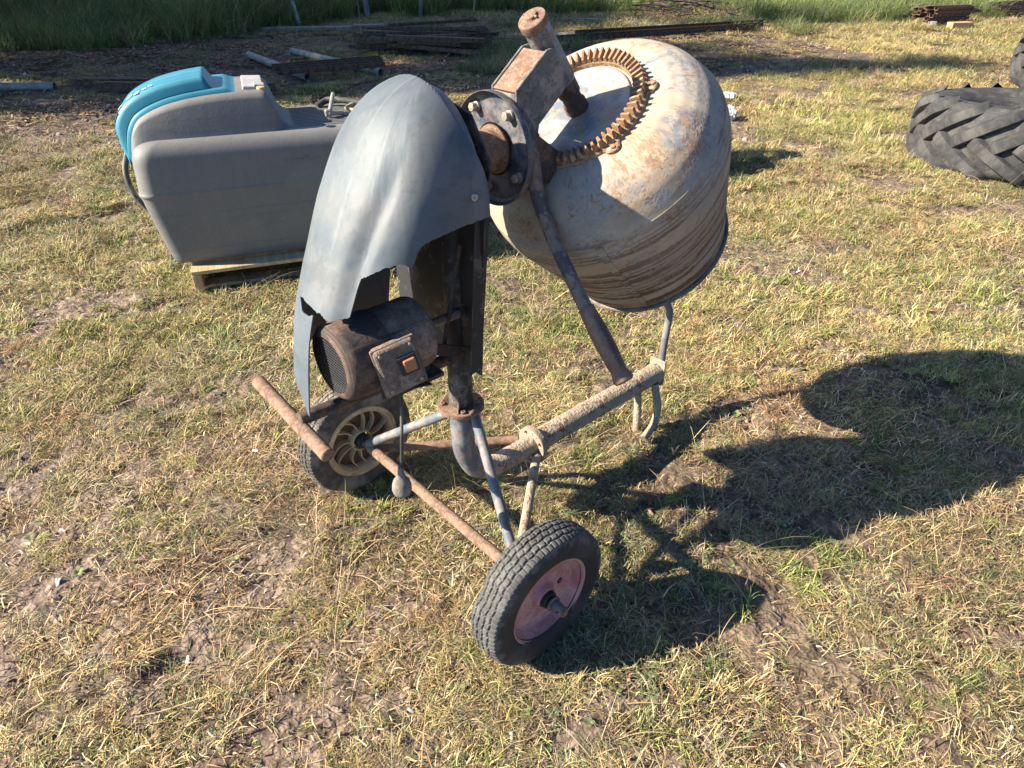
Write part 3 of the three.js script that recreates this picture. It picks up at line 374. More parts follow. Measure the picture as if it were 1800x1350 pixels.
  part('bearing_cap', [lathe([[0, -0.2905], [0.014, -0.2905], [0.0155, -0.289], [0.0155, -0.283], [0.022, -0.283], [0.033, -0.281], [0.0345, -0.278], [0.0345, -0.262], [0.031, -0.26]], c, d, 40), rod(c.clone().addScaledVector(d, -0.287).add(V(0.0, 0.0, -0.022)), c.clone().addScaledVector(d, -0.287).add(V(0.0, 0, 0.022)), 0.003)], M.rust, mixer, 'rusty cap with a split pin');
  part('drum_shaft', [lathe([[0, -0.2], [0.029, -0.2], [0.029, -0.06], [0.025, -0.055], [0.025, -0.03], [0.03, -0.026], [0.031, -0.004]], c, d, 36)], M.darkRust, mixer);
  // ---- drum
  const prof = [[0.14, 0.002], [0.165, 0.002], [0.2, 0.005], [0.232, 0.012], [0.262, 0.026], [0.288, 0.046], [0.31, 0.073], [0.326, 0.105], [0.3345, 0.1265], [0.3365, 0.129], [0.339, 0.15], [0.3395, 0.17], [0.337, 0.2], [0.331, 0.228], [0.313, 0.3], [0.2875, 0.4], [0.2625, 0.5], [0.2475, 0.558]].map(p => [p[0] * 1.02, p[1] * 1.02]);
  const fine = []; for (let i = 0; i < prof.length - 1; i++) for (let k = 0; k < 4; k++) fine.push([lerp(prof[i][0], prof[i + 1][0], k / 4), lerp(prof[i][1], prof[i + 1][1], k / 4)]); fine.push(prof[prof.length - 1]);
  const dg = lathe(fine, V(0, 0, 0), Y, 160, false);
  { const p = dg.attributes.position, uv = dg.attributes.uv; for (let i = 0; i < p.count; i++) { const x = p.getX(i), z = p.getZ(i), s = p.getY(i), r = Math.hypot(x, z), a = Math.atan2(x, z) / (2 * Math.PI); const dn = 1 + (0.008 * (S(N1, a * 2, s * 1.2) - 0.5) + 0.003 * (S(N2, a * 3, s * 2) - 0.5)) * sm(0.17, 0.25, r); p.setX(i, x * dn); p.setZ(i, z * dn); uv.setY(i, (s / 1.02 + 0.01) / 0.62); } dg.computeVertexNormals();
    const n = dg.attributes.normal, m = 161, rowN = fine.length; for (let j = 0; j < rowN; j++) { const a = j, b = (m - 1) * rowN + j; for (const k of ['X', 'Y', 'Z']) { const v = (n['get' + k](a) + n['get' + k](b)) / 2; n['set' + k](a, v); n['set' + k](b, v); } }
    dg.applyQuaternion(new THREE.Quaternion().setFromUnitVectors(Y, d)); dg.translate(c.x, c.y, c.z); }
  const drum = part('drum', dg, M.drum, mixer, 'beige slurry covered drum with rust streaks');
  part('drum_lining', lathe([[0.02, 0.01], [0.2, 0.012], [0.28, 0.05], [0.333, 0.15], [0.325, 0.23], [0.248, 0.568]], c, d, 96), M.drumIn, drum);
  { const R = []; for (let i = 0; i <= 12; i++) { const a = i / 12 * Math.PI * 2; R.push([0.2555 + 0.008 * Math.cos(a), 0.571 + 0.008 * Math.sin(a)]); } part('drum_lip', lathe(R, c, d, 120), M.lever, drum, 'rolled steel lip round the mouth'); }
  const e1 = V(-0.795, -0.607, 0), e2 = V(0, 0, 1);                         // angle a: sin -> e1, cos -> e2
  const onDrum = (a, s, o = 0) => { const r = interp(prof.map(p => p[1]), prof.map(p => p[0]), s) + o; return c.clone().addScaledVector(d, s).addScaledVector(e1, r * Math.sin(a)).addScaledVector(e2, r * Math.cos(a)); };
  { const P = []; for (let j = 0; j <= 30; j++) { const s = lerp(0.135, 0.552, j / 30); P.push([-1, 1].map(q => onDrum(0.9 + q * 0.028, s, 0.003))); } part('drum_seam', sheet(P, 0.003, (i, j) => [0.145 + i * 0.009, lerp(0.135, 0.552, j / 30) / 0.62]), M.drum, drum); }
  { const g = boxUV(lathe([[0, -0.006], [0.138, -0.006], [0.1425, -0.004], [0.143, 0.004]], V(0, 0, 0), Y, 72)); g.applyQuaternion(new THREE.Quaternion().setFromUnitVectors(Y, d)); g.translate(c.x, c.y, c.z); part('base_plate', g, M.plate, drum, 'blue grey round plate inside the ring gear'); }
  // ring gear: a rim with one wedge per tooth, lugs bolted to the drum
  const ring = part('ring_gear', lathe([[0.15, 0.006], [0.15, -0.008], [0.153, -0.011], [0.17, -0.014], [0.184, -0.006], [0.188, 0.0], [0.188, 0.012]], c, d, 96), M.gear, mixer, 'rusty cast ring gear on the drum');
  const ringP = (r, s, a) => c.clone().addScaledVector(d, s).addScaledVector(e1, r * Math.sin(a)).addScaledVector(e2, r * Math.cos(a));
  const tr = rng(9), NTE = 60;
  for (let i = 0; i < NTE; i++) {
    const a = i / NTE * Math.PI * 2, hb = 0.0062, ht = 0.0028 + 0.0006 * tr(), w = 0.0006 * (tr() - 0.5), corner = [];
    for (const [r, k, sb, st] of [[0.152, 0.9, -0.008, -0.024], [0.181, 1.08, -0.006, -0.031]]) for (const [h, s] of [[-hb, sb], [hb, sb], [ht, st], [-ht, st]]) corner.push(ringP(r, s + w, a + h * k / r));
    const F = [[0, 1, 2, 3], [5, 4, 7, 6], [3, 2, 6, 7], [1, 5, 6, 2], [4, 0, 3, 7]], pos = [], uv = [], id = [];
    F.forEach((f, q) => { f.forEach((v, z) => { pos.push(corner[v].x, corner[v].y, corner[v].z); uv.push(i * 0.013 + (z % 2) * 0.012, q * 0.03 + (z > 1 ? 0.02 : 0)); }); id.push(4 * q, 4 * q + 1, 4 * q + 2, 4 * q, 4 * q + 2, 4 * q + 3); });
    const g = new THREE.BufferGeometry(); g.setAttribute('position', new THREE.Float32BufferAttribute(pos, 3)); g.setAttribute('uv', new THREE.Float32BufferAttribute(uv, 2)); g.setIndex(id); g.computeVertexNormals(); part('tooth', g, M.gear, ring);
  }
  for (let i = 0; i < 6; i++) { const a = i / 6 * Math.PI * 2 + 0.42, n = [], N = 10; for (let k = 0; k <= N; k++) { const t = k / N * Math.PI; n.push([Math.cos(t) * 0.02, 0.008 + Math.sin(t) * 0.016]); } n.push([-0.036, -0.01], [0.036, -0.01]);
    const g = prism(n, 0.013, 0.003), X = e1.clone().multiplyScalar(Math.cos(a)).addScaledVector(e2, -Math.sin(a)), Yd = e1.clone().multiplyScalar(Math.sin(a)).addScaledVector(e2, Math.cos(a)), Zd = X.clone().cross(Yd); g.applyMatrix4(new THREE.Matrix4().makeBasis(X, Yd, Zd)); const o = ringP(0.184, 0.002, a); g.translate(o.x, o.y, o.z); part('lug', g, M.gear, ring);
    const q = ringP(0.198, -0.004, a); part('bolt', rod(q.clone().addScaledVector(d, 0.004), q.clone().addScaledVector(d, -0.005), 0.006, 0.006, 6, 0.001), M.gear, ring); }
  // pinion and its guard
  { const P = [], n = 12; for (let i = 0; i < n; i++) { const a = i / n * Math.PI * 2, w = Math.PI / n; for (const [r, o] of [[0.026, -0.6], [0.026, -0.4], [0.037, -0.22], [0.037, 0.22], [0.026, 0.4]]) P.push([r * Math.cos(a + o * w), r * Math.sin(a + o * w)]); } part('pinion', prism(P, 0.04, 0.001).rotateY(Math.PI / 2).translate(0.36, 1.172, -0.01), M.darkRust, mixer, 'small dark pinion'); }
  part('pinion_guard', [prism([[0.3, 1.22], [0.318, 1.215], [0.41, 1.15], [0.454, 1.128], [0.43, 1.098], [0.405, 1.088], [0.3, 1.085]], 0.005).translate(0, 0, 0.064), boxUV(new THREE.BoxGeometry(0.13, 0.005, 0.05)).rotateZ(0.03).translate(0.365, 1.085, 0.042)], M.darkRust, mixer, 'brown guard plate by the pinion');
}

// ================================================================== grey tank with blue lid, on its pallet
const TT = 0.3386;                                                             // turn of tank and pallet
{
  const t = thing('tank', 'grey plastic fluid tank with humped end and faded blue lid on a pallet', 'tank', [-1.736, 0, -3.315], TT);
  const rr = (x0, x1, z0, z1, r, y, n = 10) => { const P = []; for (const [cx, cz, a0] of [[x1 - r, z1 - r, 0], [x0 + r, z1 - r, 1], [x0 + r, z0 + r, 2], [x1 - r, z0 + r, 3]]) for (let i = 0; i <= n; i++) { const a = (a0 + i / n) * Math.PI / 2; P.push(V(cx + r * Math.cos(a), y, cz + r * Math.sin(a))); } P.push(P[0].clone()); return P; };
  const rings = [];
  const add = (y, e, r) => rings.push(rr(0.0 - e, 1.13 + e, -0.54 - e, e * 0.75, r, y));
  rings.push(rr(0.3, 0.8, -0.3, -0.2, 0.03, 0.142)); add(0.14, -0.02, 0.05); add(0.145, -0.004, 0.055); add(0.16, 0.004, 0.06);
  for (let i = 1; i <= 12; i++) { const k = i / 12; add(lerp(0.16, 0.5, k), lerp(0.004, 0.064, k ** 0.8), 0.07); }
  add(0.505, 0.066, 0.07); add(0.507, 0.07, 0.07); add(0.516, 0.071, 0.07); add(0.518, 0.067, 0.07);
  for (let i = 0; i <= 6; i++) add(lerp(0.53, 0.66, i / 6), lerp(0.067, 0.058, i / 6), 0.075);
  for (let i = 1; i <= 10; i++) { const a = i / 10 * Math.PI / 2; add(0.66 + 0.092 * Math.sin(a), 0.058 - 0.085 * (1 - Math.cos(a)), 0.08); }
  rings.push(rr(0.1, 1.05, -0.45, -0.08, 0.05, 0.7525));
  const g = sheet(rings, 0.003, (i, j, p) => [p.x + p.z * 0.7, p.y]);
  part('tank_body', g, M.tank, t, 'dusty grey moulded body');
  // ribs across the deck
  for (let i = 0; i < 14; i++) { const z = -0.47 + i * 0.031; part('deck_rib', box(0.5, 0.012, 0.016, 0.005, 3).translate(0.9, 0.7545, z), M.tank, t); }
  // hump
  const top = [[-0.062, 0.6], [-0.058, 0.66], [-0.05, 0.72], [-0.03, 0.785], [0.005, 0.835], [0.06, 0.867], [0.14, 0.895], [0.24, 0.915], [0.35, 0.927], [0.46, 0.932], [0.565, 0.931], [0.592, 0.925], [0.607, 0.91], [0.62, 0.885], [0.64, 0.825], [0.655, 0.79], [0.68, 0.765], [0.73, 0.748]];
  const curve = new THREE.CatmullRomCurve3(top.map(p => V(p[0], p[1], 0)), false, 'catmullrom', 0.4), cp = curve.getPoints(70);
  const hump = [];
  const zsec = [[-0.52, 0.5], [-0.515, 0.8], [-0.5, 0.95], [-0.485, 0.99], [-0.47, 1], [-0.25, 1], [-0.085, 1], [-0.07, 0.99], [-0.055, 0.965], [-0.045, 0.91], [-0.03, 0.66], [-0.012, 0.38]];
  for (const [z, k] of zsec) hump.push(cp.map(p => { const b = 0.6, cx = 0.28; return V(cx + (p.x - cx) * (0.97 + 0.03 * k), b + (p.y - b) * k, z); }));
  part('tank_hump', sheet(hump, 0.003, (i, j, p) => [p.x + p.z, p.y]), M.tank, t, 'raised grey hump under the blue lid');
  // blue lid: lip band and raised crown following the hump
  const lidAt = (n, off, x1, zs) => { const rows = []; for (const [z, o] of zs) { const row = []; for (let i = 0; i <= n; i++) { const k = i / n * x1, p = curve.getPointAt(k), q = curve.getTangentAt(k), nx = -q.y, ny = q.x; const e = sm(0, 0.08, k) * sm(x1 + 0.0001, x1 - 0.05, k); row.push(V(p.x + nx * (off * o * e), p.y + ny * (off * o * e), z)); } rows.push(row); } return rows; };
  const L1 = lidAt(60, 0.02, 0.66, [[-0.482, 0.1], [-0.48, 0.8], [-0.47, 1], [-0.28, 1], [-0.098, 1], [-0.088, 0.8], [-0.084, 0.1]]);
  const lid = part('tank_lid', sheet(L1, 0.003, (i, j, p) => [p.x + p.y * 0.5, p.z]), M.tankLid, t, 'sun faded blue lid');
  const L2 = []; for (const [z, o] of [[-0.43, 0.1], [-0.425, 0.6], [-0.41, 0.93], [-0.39, 1], [-0.28, 1.04], [-0.14, 1], [-0.125, 0.93], [-0.115, 0.6], [-0.108, 0.1]]) { const row = []; for (let i = 0; i <= 60; i++) { const k = lerp(0.02, 0.57, i / 60), p = curve.getPointAt(k), q = curve.getTangentAt(k), e = 0.02 + 0.058 * o * Math.min(1, sm(0.0, 0.2, k)) * sm(0.571, 0.54, k); row.push(V(p.x - q.y * e, p.y + q.x * e, z)); } L2.push(row); }
  part('lid_crown', sheet(L2, 0.003, (i, j, p) => [p.x + p.y * 0.5, p.z]), M.tankLid, lid, 'raised crown of the blue lid');
  // white print on the crown: slanted strokes running up over the curve
  { const q = [[0.07, 0.004, 0.03], [0.1, 0.0, 0.022], [0.115, 0.012, 0.02], [0.135, 0.0, 0.018], [0.165, 0.0, 0.04], [0.172, 0.014, 0.03], [0.205, 0.0, 0.014], [0.213, 0.01, 0.014], [0.205, -0.012, 0.012], [0.245, 0.004, 0.016], [0.252, -0.008, 0.012], [0.282, 0.0, 0.012], [0.275, 0.012, 0.016], [0.305, 0.002, 0.016], [0.33, -0.004, 0.016]];
    const G = []; for (const [k0, dz, len] of q) { const P = []; for (let j = 0; j < 2; j++) { const row = []; for (let i = 0; i <= 3; i++) { const k = lerp(k0, k0 + len * 1.15, i / 3), p = curve.getPointAt(k), tg = curve.getTangentAt(k), z = -0.165 + dz * 2.2 - j * 0.02 + i * 0.004, on = 1.0 + 0.04 * (1 - Math.abs(z + 0.28) / 0.14), e = 0.0212 + 0.058 * on * sm(0.0, 0.2, k); row.push(V(p.x - tg.y * (e + 0.006), p.y + tg.x * (e + 0.006), z)); } P.push(row); } G.push(sheet(P, 0.001, () => [0, 0])); }
    part('lid_print', G, M.white, lid); }
  part('lid_latch', [box(0.1, 0.022, 0.3, 0.008).rotateZ(-0.05).translate(0.545, 0.939, -0.26), box(0.05, 0.016, 0.06, 0.004).rotateZ(-0.1).translate(0.575, 0.947, -0.14)], M.pale, t, 'pale grey hinge block behind the lid');
  part('latch_cap', lathe([[0, 0.01], [0.018, 0.01], [0.02, 0.006], [0.02, 0]], V(0.58, 0.944, -0.06), Y, 20), M.redWood, t);
  // hoses
  part('hose', bent([V(-0.05, 0.7, -0.3), V(-0.1, 0.66, -0.22), V(-0.125, 0.58, -0.16), V(-0.11, 0.48, -0.12), V(-0.06, 0.4, -0.1)], 0.014, 30, 12), M.hose, t, 'black hose loop at the tank end');
  part('hose', bent([V(0.86, 0.765, -0.44), V(0.92, 0.79, -0.46), V(1.0, 0.792, -0.42), V(1.08, 0.785, -0.36), V(1.13, 0.77, -0.3)], 0.017, 30, 12), M.hose, t, 'black hose lying across the deck');
  part('hose', bent([V(1.1, 0.768, -0.18), V(1.04, 0.772, -0.24), V(1.0, 0.775, -0.3), V(1.05, 0.78, -0.37), V(1.12, 0.78, -0.38)], 0.009, 30, 10), M.cream, t, 'thin yellowed hose');
  part('nozzle', [box(0.1, 0.022, 0.028, 0.008).rotateZ(-0.12).rotateY(0.5).translate(0.93, 0.779, -0.19), box(0.035, 0.04, 0.03, 0.01).translate(0.89, 0.785, -0.175), rod(V(0.9, 0.79, -0.18), V(0.945, 0.845, -0.34), 0.011), lathe([[0.008, -0.02], [0.013, -0.02], [0.013, 0.02], [0.008, 0.02]], V(0.985, 0.768, -0.21), V(1, -0.15, -0.5), 16)], M.zinc, t, 'metal hose nozzle with its trigger');
  // raised lettering moulded into the front
  { const { FontLoader } = await import('three/addons/loaders/FontLoader.js'); const { TextGeometry } = await import('three/addons/geometries/TextGeometry.js');
    const font = await new FontLoader().loadAsync('fonts/droid/droid_sans_bold.typeface.json');
    const tg = new TextGeometry('Rainflux', { font, size: 0.034, depth: 0.001, curveSegments: 4, bevelEnabled: true, bevelSize: 0.002, bevelThickness: 0.001, bevelSegments: 2 });
    tg.applyMatrix4(new THREE.Matrix4().makeShear(0, 0, 0.25, 0, 0, 0)); boxUV(tg); tg.rotateX(0.07); tg.translate(0.61, 0.603, 0.0462);
    const sw = bent([V(0.575, 0.592, 0.0465), V(0.598, 0.618, 0.0455), V(0.622, 0.645, 0.0435)], 0.003, 16, 8);
    part('moulded_lettering', [tg, sw], M.tank, t); }

  const p = thing('pallet', 'pale timber pallet under the grey tank with its front board showing', 'pallet', [-1.764, 0, -3.305], TT);
  const x0 = 0.1, x1 = 1.25, z1 = 0.085;
  for (let i = 0; i < 3; i++) part('stringer', box(0.045, 0.085, 0.95, 0.004).translate([x0 + 0.022, (x0 + x1) / 2, x1 - 0.022][i], 0.06, z1 - 0.475), M.wood, p);
  for (let i = 0; i < 7; i++) part('deck_board', box(x1 - x0, 0.02, 0.095, 0.003).rotateX(i ? 0 : 0.02).translate((x0 + x1) / 2, 0.1135, z1 - 0.05 - i * 0.142), M.wood, p);
  for (let i = 0; i < 3; i++) part('base_board', box(x1 - x0 - 0.03, 0.018, 0.09, 0.003).translate((x0 + x1) / 2, 0.011, z1 - 0.09 - i * 0.39), M.wood, p);
}
// ================================================================== tractor tyres
function tractorTyre(name, label, at, group) {
  const t = thing(name, label, 'tractor tyre', at, 0, group), R = 0.775, H = 0.25;
  const prof = [[0.5, -0.17], [0.53, -0.2], [0.6, -0.235], [0.68, -0.245], [0.73, -0.225], [0.755, -0.19], [0.768, -0.1], [R, 0], [0.768, 0.1], [0.755, 0.19], [0.735, 0.228], [0.7, 0.246], [0.69, 0.25], [0.685, 0.24], [0.66, 0.25], [0.61, 0.252], [0.55, 0.235], [0.49, 0.2], [0.46, 0.17], [0.45, 0.13]];
  part('carcass', lathe(prof, V(0, 0.25, 0), Y, 120), M.rubber, t);
  part('lining', lathe([[0.49, -0.13], [0.53, -0.17], [0.62, -0.2], [0.7, -0.17], [0.74, 0], [0.7, 0.17], [0.62, 0.2], [0.53, 0.17], [0.49, 0.13]], V(0, 0.25, 0), Y, 90), M.rubber, t);
  const n = 17;
  for (let i = 0; i < n; i++) for (const s of [1, -1]) {
    // a bar from the shoulder to past the centre line, bent round the tyre
    const a0 = (i + (s > 0 ? 0 : 0.5)) / n * Math.PI * 2, N = 14, sec = [];
    for (let k = 0; k <= N; k++) {
      const q = k / N, y = lerp(0.247, -0.018, q), a = a0 - 0.56 * q ** 0.92, base = 0.77 - 0.018 * (Math.abs(y) / 0.19) ** 2 - (Math.abs(y) > 0.19 ? (Math.abs(y) - 0.19) * 0.9 : 0), h = 0.058 * sm(0, 0.06, q + 0.03) * (q > 0.98 ? 0.8 : 1), w = lerp(0.036, 0.043, q);
      const dirY = -0.265 / N, dirT = -0.775 * 0.56 / N, L = Math.hypot(dirY, dirT), ty = -dirT / L, tt = dirY / L;   // across the bar
      const pt = (o, r) => { const yy = y + ty * o * -1, aa = a + (tt * o * -1) / r; return V(Math.sin(aa) * r, s * yy + 0.25, Math.cos(aa) * r); };
      sec.push([pt(-w * 1.35, base - 0.006), pt(-w * 0.92, base + h * 0.86), pt(-w * 0.8, base + h), pt(w * 0.8, base + h), pt(w * 0.92, base + h * 0.86), pt(w * 1.35, base - 0.006)]);
    }
    const mid = (P) => P.reduce((u, v) => u.clone().add(v)).multiplyScalar(1 / P.length), end = sec[N], first = sec[0];
    const rows = [first.map(() => mid(first)), ...sec, end.map(() => mid(end))];
    part('tread_lug', sheet(rows, -0.0005, (ii, jj) => [jj * 0.03 + i * 0.13, ii * 0.02]), M.rubber, t);
  }
  return t;
}
const tyreA = tractorTyre('tractor_tyre', 'big black tractor tyre lying flat at the right edge with chevron lugs', [4.04, -0.02, -5.6]);
tyreA.rotation.set(-0.07, 0.1, 0); tyreA.position.y = -0.03;
const tyreB = tyreA.clone(); tyreB.name = numbered('tractor_tyre'); tyreB.position.set(6.15, 0.15, -7.85); tyreB.rotation.set(0.1, 1.1, 0.12); tyreB.userData = { label: 'second tractor tyre showing only its edge behind the big flat one', category: 'tractor tyre' }; scene.add(tyreB);

// ================================================================== steel lengths, pipes, planks
const prng = rng(303);
function sectionGeo(kind, L, w, h, th) {                                        // along x
  let poly; if (kind === 'channel') poly = [[-w / 2, 0], [w / 2, 0], [w / 2, h], [w / 2 - th, h], [w / 2 - th, th], [-w / 2 + th, th], [-w / 2 + th, h], [-w / 2, h]];
  else if (kind === 'angle') poly = [[-w / 2, 0], [w / 2, 0], [w / 2, th], [-w / 2 + th, th], [-w / 2 + th, h], [-w / 2, h]];
  else poly = [[-w / 2, 0], [w / 2, 0], [w / 2, th], [th / 2, th], [th / 2, h - th], [w / 2, h - th], [w / 2, h], [-w / 2, h], [-w / 2, h - th], [-th / 2, h - th], [-th / 2, th], [-w / 2, th]];
  return prism(poly, L, 0.001).rotateY(Math.PI / 2);
}
function bar(kind, label, cat, a, b, w, h, th, group, name = 'steel_section', m = M.steelBar) {
  const A = V(...a), B = V(...b), L = A.distanceTo(B), o = tag(name, sectionGeo(kind, L, w, h, th), m, label, cat, group), dd = B.clone().sub(A).normalize();
  o.position.copy(A).add(B).multiplyScalar(0.5); o.quaternion.setFromUnitVectors(V(1, 0, 0), dd); o.rotateX((prng() - 0.5) * 0.3); return o;
}
bar('channel', 'rusty brown steel channel, nearer of the pair lying across two grey pipes', 'steel section', [-2.68, 0.1, -8.78], [-1.58, 0.1, -9.3], 0.1, 0.06, 0.01);
bar('channel', 'rusty brown steel channel, farther of the pair lying across two grey pipes', 'steel section', [-2.86, 0.1, -9.0], [-1.66, 0.1, -9.62], 0.1, 0.06, 0.01);
function pipe(label, a, b, r, group, m = M.galv) { const A = V(...a), B = V(...b), dd = B.clone().sub(A).normalize(), L = A.distanceTo(B); const g = lathe([[r * 0.8, -L / 2], [r, -L / 2], [r, L / 2], [r * 0.8, L / 2], [r * 0.8, -L / 2]], V(0, 0, 0), dd, 20); const o = tag('pipe', g, m, label, 'pipe', group); o.position.copy(A).add(B).multiplyScalar(0.5); return o; }
pipe('grey pipe sticking out left from under the channel pair', [-3.62, 0.05, -10.45], [-2.42, 0.05, -8.85], 0.045);
pipe('second grey pipe under the channel pair, farther right', [-3.1, 0.05, -10.75], [-1.6, 0.05, -9.15], 0.045);
pipe('short grey pipe on dark ground at the left picture edge', [-6.3, 0.04, -8.3], [-5.15, 0.04, -8.36], 0.045);
bar('beam', 'long dark steel length lying behind the blue lid, nearer one', 'steel section', [-4.6, 0.03, -8.2], [-2.6, 0.03, -8.15], 0.1, 0.09, 0.012);
bar('beam', 'long dark steel length lying behind the blue lid, farther one', 'steel section', [-4.98, 0.03, -8.42], [-2.9, 0.03, -8.38], 0.1, 0.09, 0.012);
for (let i = 0; i < 34; i++) {                                                   // tangled heap
  const lay = Math.floor(i / 7), x0 = -2.35 + prng() * 0.9, x1 = -0.75 + prng() * 0.6, z = -10.6 - prng() * 1.5;
  bar(['channel', 'angle', 'beam'][i % 3], 'rusty steel length in the tangled dark heap behind the torn hood', 'steel section', [x0, 0.01 + lay * 0.045 + prng() * 0.06, z], [x1, 0.01 + lay * 0.045 + prng() * 0.1, z + (prng() - 0.5) * 1.1], 0.045 + prng() * 0.03, 0.03 + prng() * 0.025, 0.007, 'steel lengths in the tangled heap');
}
bar('beam', 'long rusty steel beam beyond the drum, nearer of two', 'steel section', [0.6, 0.04, -11.6], [4.1, 0.04, -13.1], 0.1, 0.1, 0.012);
bar('beam', 'long rusty steel beam beyond the drum, farther of two', 'steel section', [1.0, 0.04, -12.2], [4.35, 0.05, -13.45], 0.1, 0.1, 0.012);
for (let i = 0; i < 14; i++) { const lay = Math.floor(i / 4); bar(['channel', 'beam'][i % 2], 'rusty steel length in the neat stack propped on a timber block', 'steel section', [7.15 + prng() * 0.2, 0.12 + lay * 0.055, -13.45 - (i % 4) * 0.18 - prng() * 0.08], [8.05 + prng() * 0.25, 0.12 + lay * 0.055, -13.75 - (i % 4) * 0.18 - prng() * 0.1], 0.08, 0.05, 0.01, 'steel lengths on the timber block'); }
tag('timber_block', box(0.42, 0.12, 0.14, 0.006).rotateY(0.24).translate(7.72, 0.06, -13.38), M.redWood, 'fresh orange timber block propping the steel stack', 'timber block');
tag('timber_block', box(0.3, 0.12, 0.1, 0.006).rotateY(1.2).translate(7.35, 0.06, -13.6), M.greyWood, 'dark timber block at the left end of the steel stack', 'timber block');
for (let i = 0; i < 14; i++) { const lay = Math.floor(i / 5); bar(['channel', 'angle'][i % 2], 'rusty steel length in the stack cut off by the top right corner', 'steel section', [9.0 + prng() * 0.4, 0.05 + lay * 0.07, -14.7 - (i % 5) * 0.24], [11.2 + prng() * 0.5, 0.05 + lay * 0.07, -15.1 - (i % 5) * 0.24 - prng() * 0.3], 0.08, 0.05, 0.01, 'steel lengths at the top right corner'); }
function plank(label, a, b, w, h, m = M.greyWood) { const A = V(...a), B = V(...b), L = A.distanceTo(B), o = tag('plank', box(L, h, w, 0.003), m, label, 'plank'); o.position.copy(A).add(B).multiplyScalar(0.5); o.quaternion.setFromUnitVectors(V(1, 0, 0), B.clone().sub(A).normalize()); return o; }
plank('long pale plank on bare ground in front of the white leaning post', [-4.45, 0.04, -13.15], [-2.75, 0.04, -13.3], 0.12, 0.05);
plank('short whitish plank in front of the thick grey post', [-2.75, 0.04, -13.5], [-2.2, 0.04, -13.6], 0.16, 0.05);
plank('short grey plank right of the thick grey post', [-2.1, 0.03, -13.75], [-1.45, 0.03, -13.8], 0.1, 0.04);
plank('pale plank just right of the bearing tube', [0.72, 0.04, -12.6], [1.55, 0.04, -12.2], 0.1, 0.04);
plank('pale plank lying highest beyond the bearing tube', [1.05, 0.03, -14.6], [1.85, 0.03, -14.55], 0.12, 0.03);
plank('long pale plank beyond the top of the drum', [2.1, 0.05, -13.9], [3.3, 0.05, -13.1], 0.12, 0.04);
// ================================================================== crumpled white sheeting half hidden behind the drum
function rag(at, sx, sy, sz, seed, label) {
  const g = new THREE.IcosahedronGeometry(1, 20), p = g.attributes.position; for (let i = 0; i < p.count; i++) { const x = p.getX(i), y = p.getY(i), z = p.getZ(i), n = 0.75 + 0.5 * S(N2, x * 0.14 + seed, z * 0.14 + y * 0.1) + 0.3 * (S(N4, x * 0.1 + seed + y * 0.1, z * 0.12) - 0.5); p.setXYZ(i, x * sx * n, Math.max(-0.02, (y + 0.55) * sy * n), z * sz * n); }
  g.computeVertexNormals(); const o = tag('sheeting', uvScale(g, 1, 1), M.rag, label, 'plastic sheeting'); o.position.set(...at); return o;
}
rag([2.33, 0, -7.9], 0.1, 0.05, 0.08, 0.1, 'small crumpled white sheeting, farthest of the scraps behind the drum');
rag([2.08, 0, -7.02], 0.08, 0.07, 0.09, 0.4, 'crumpled white sheeting scrap midway behind the drum');
rag([1.16, 0, -5.45], 0.46, 0.42, 0.36, 0.7, 'large crumpled white bag mostly hidden behind the drum');
rag([1.83, 0, -6.3], 0.09, 0.06, 0.09, 0.9, 'grey white sheeting scrap nearest the big hidden bag');
// ================================================================== fence
{
  const f = thing('wire_fence', 'leaning post and wire fence along the dark tall grass', 'fence', [0, 0, 0]);
  const post = (label, a, b, r, m, g) => part('post', g ? along(box(r * 2.4, V(...a).distanceTo(V(...b)), r * 0.8, 0.004), V(...a), V(...b)) : rod(V(...a), V(...b), r, r * 0.95, 14), m, f, label);
  post('faint leaning steel picket', [-7.3, -0.1, -15.2], [-7.42, 1.3, -15.1], 0.022, M.galv, 1);
  post('dark wooden post', [-5.2, -0.1, -14.4], [-5.2, 1.3, -14.4], 0.03, M.greyWood);
  post('white leaning post', [-3.75, -0.1, -13.8], [-3.98, 1.3, -13.75], 0.03, M.whitePost);
  post('thick grey wooden post', [-2.75, -0.1, -14.95], [-2.86, 1.3, -14.95], 0.055, M.greyWood);
  post('thin steel picket beside the thick post', [-2.9, -0.1, -14.85], [-2.92, 1.2, -14.85], 0.015, M.galv);
  post('grey post leaning right', [-1.8, -0.1, -15.2], [-1.6, 1.3, -15.2], 0.04, M.greyWood);
  post('thin white picket', [-0.78, -0.1, -15.95], [-0.65, 1.3, -15.95], 0.028, M.whitePost);
  for (const y of [0.45, 0.8, 1.15]) part('wire', bent([V(-13, y + 0.05, -15.6), V(-7.38, y, -15.15), V(-5.2, y - 0.02, -14.4), V(-3.9, y, -13.8), V(-2.83, y, -14.95), V(-1.7, y, -15.2), V(-0.7, y, -15.95), V(4, y, -17.5)], 0.003, 80, 5), M.galv, f);
}
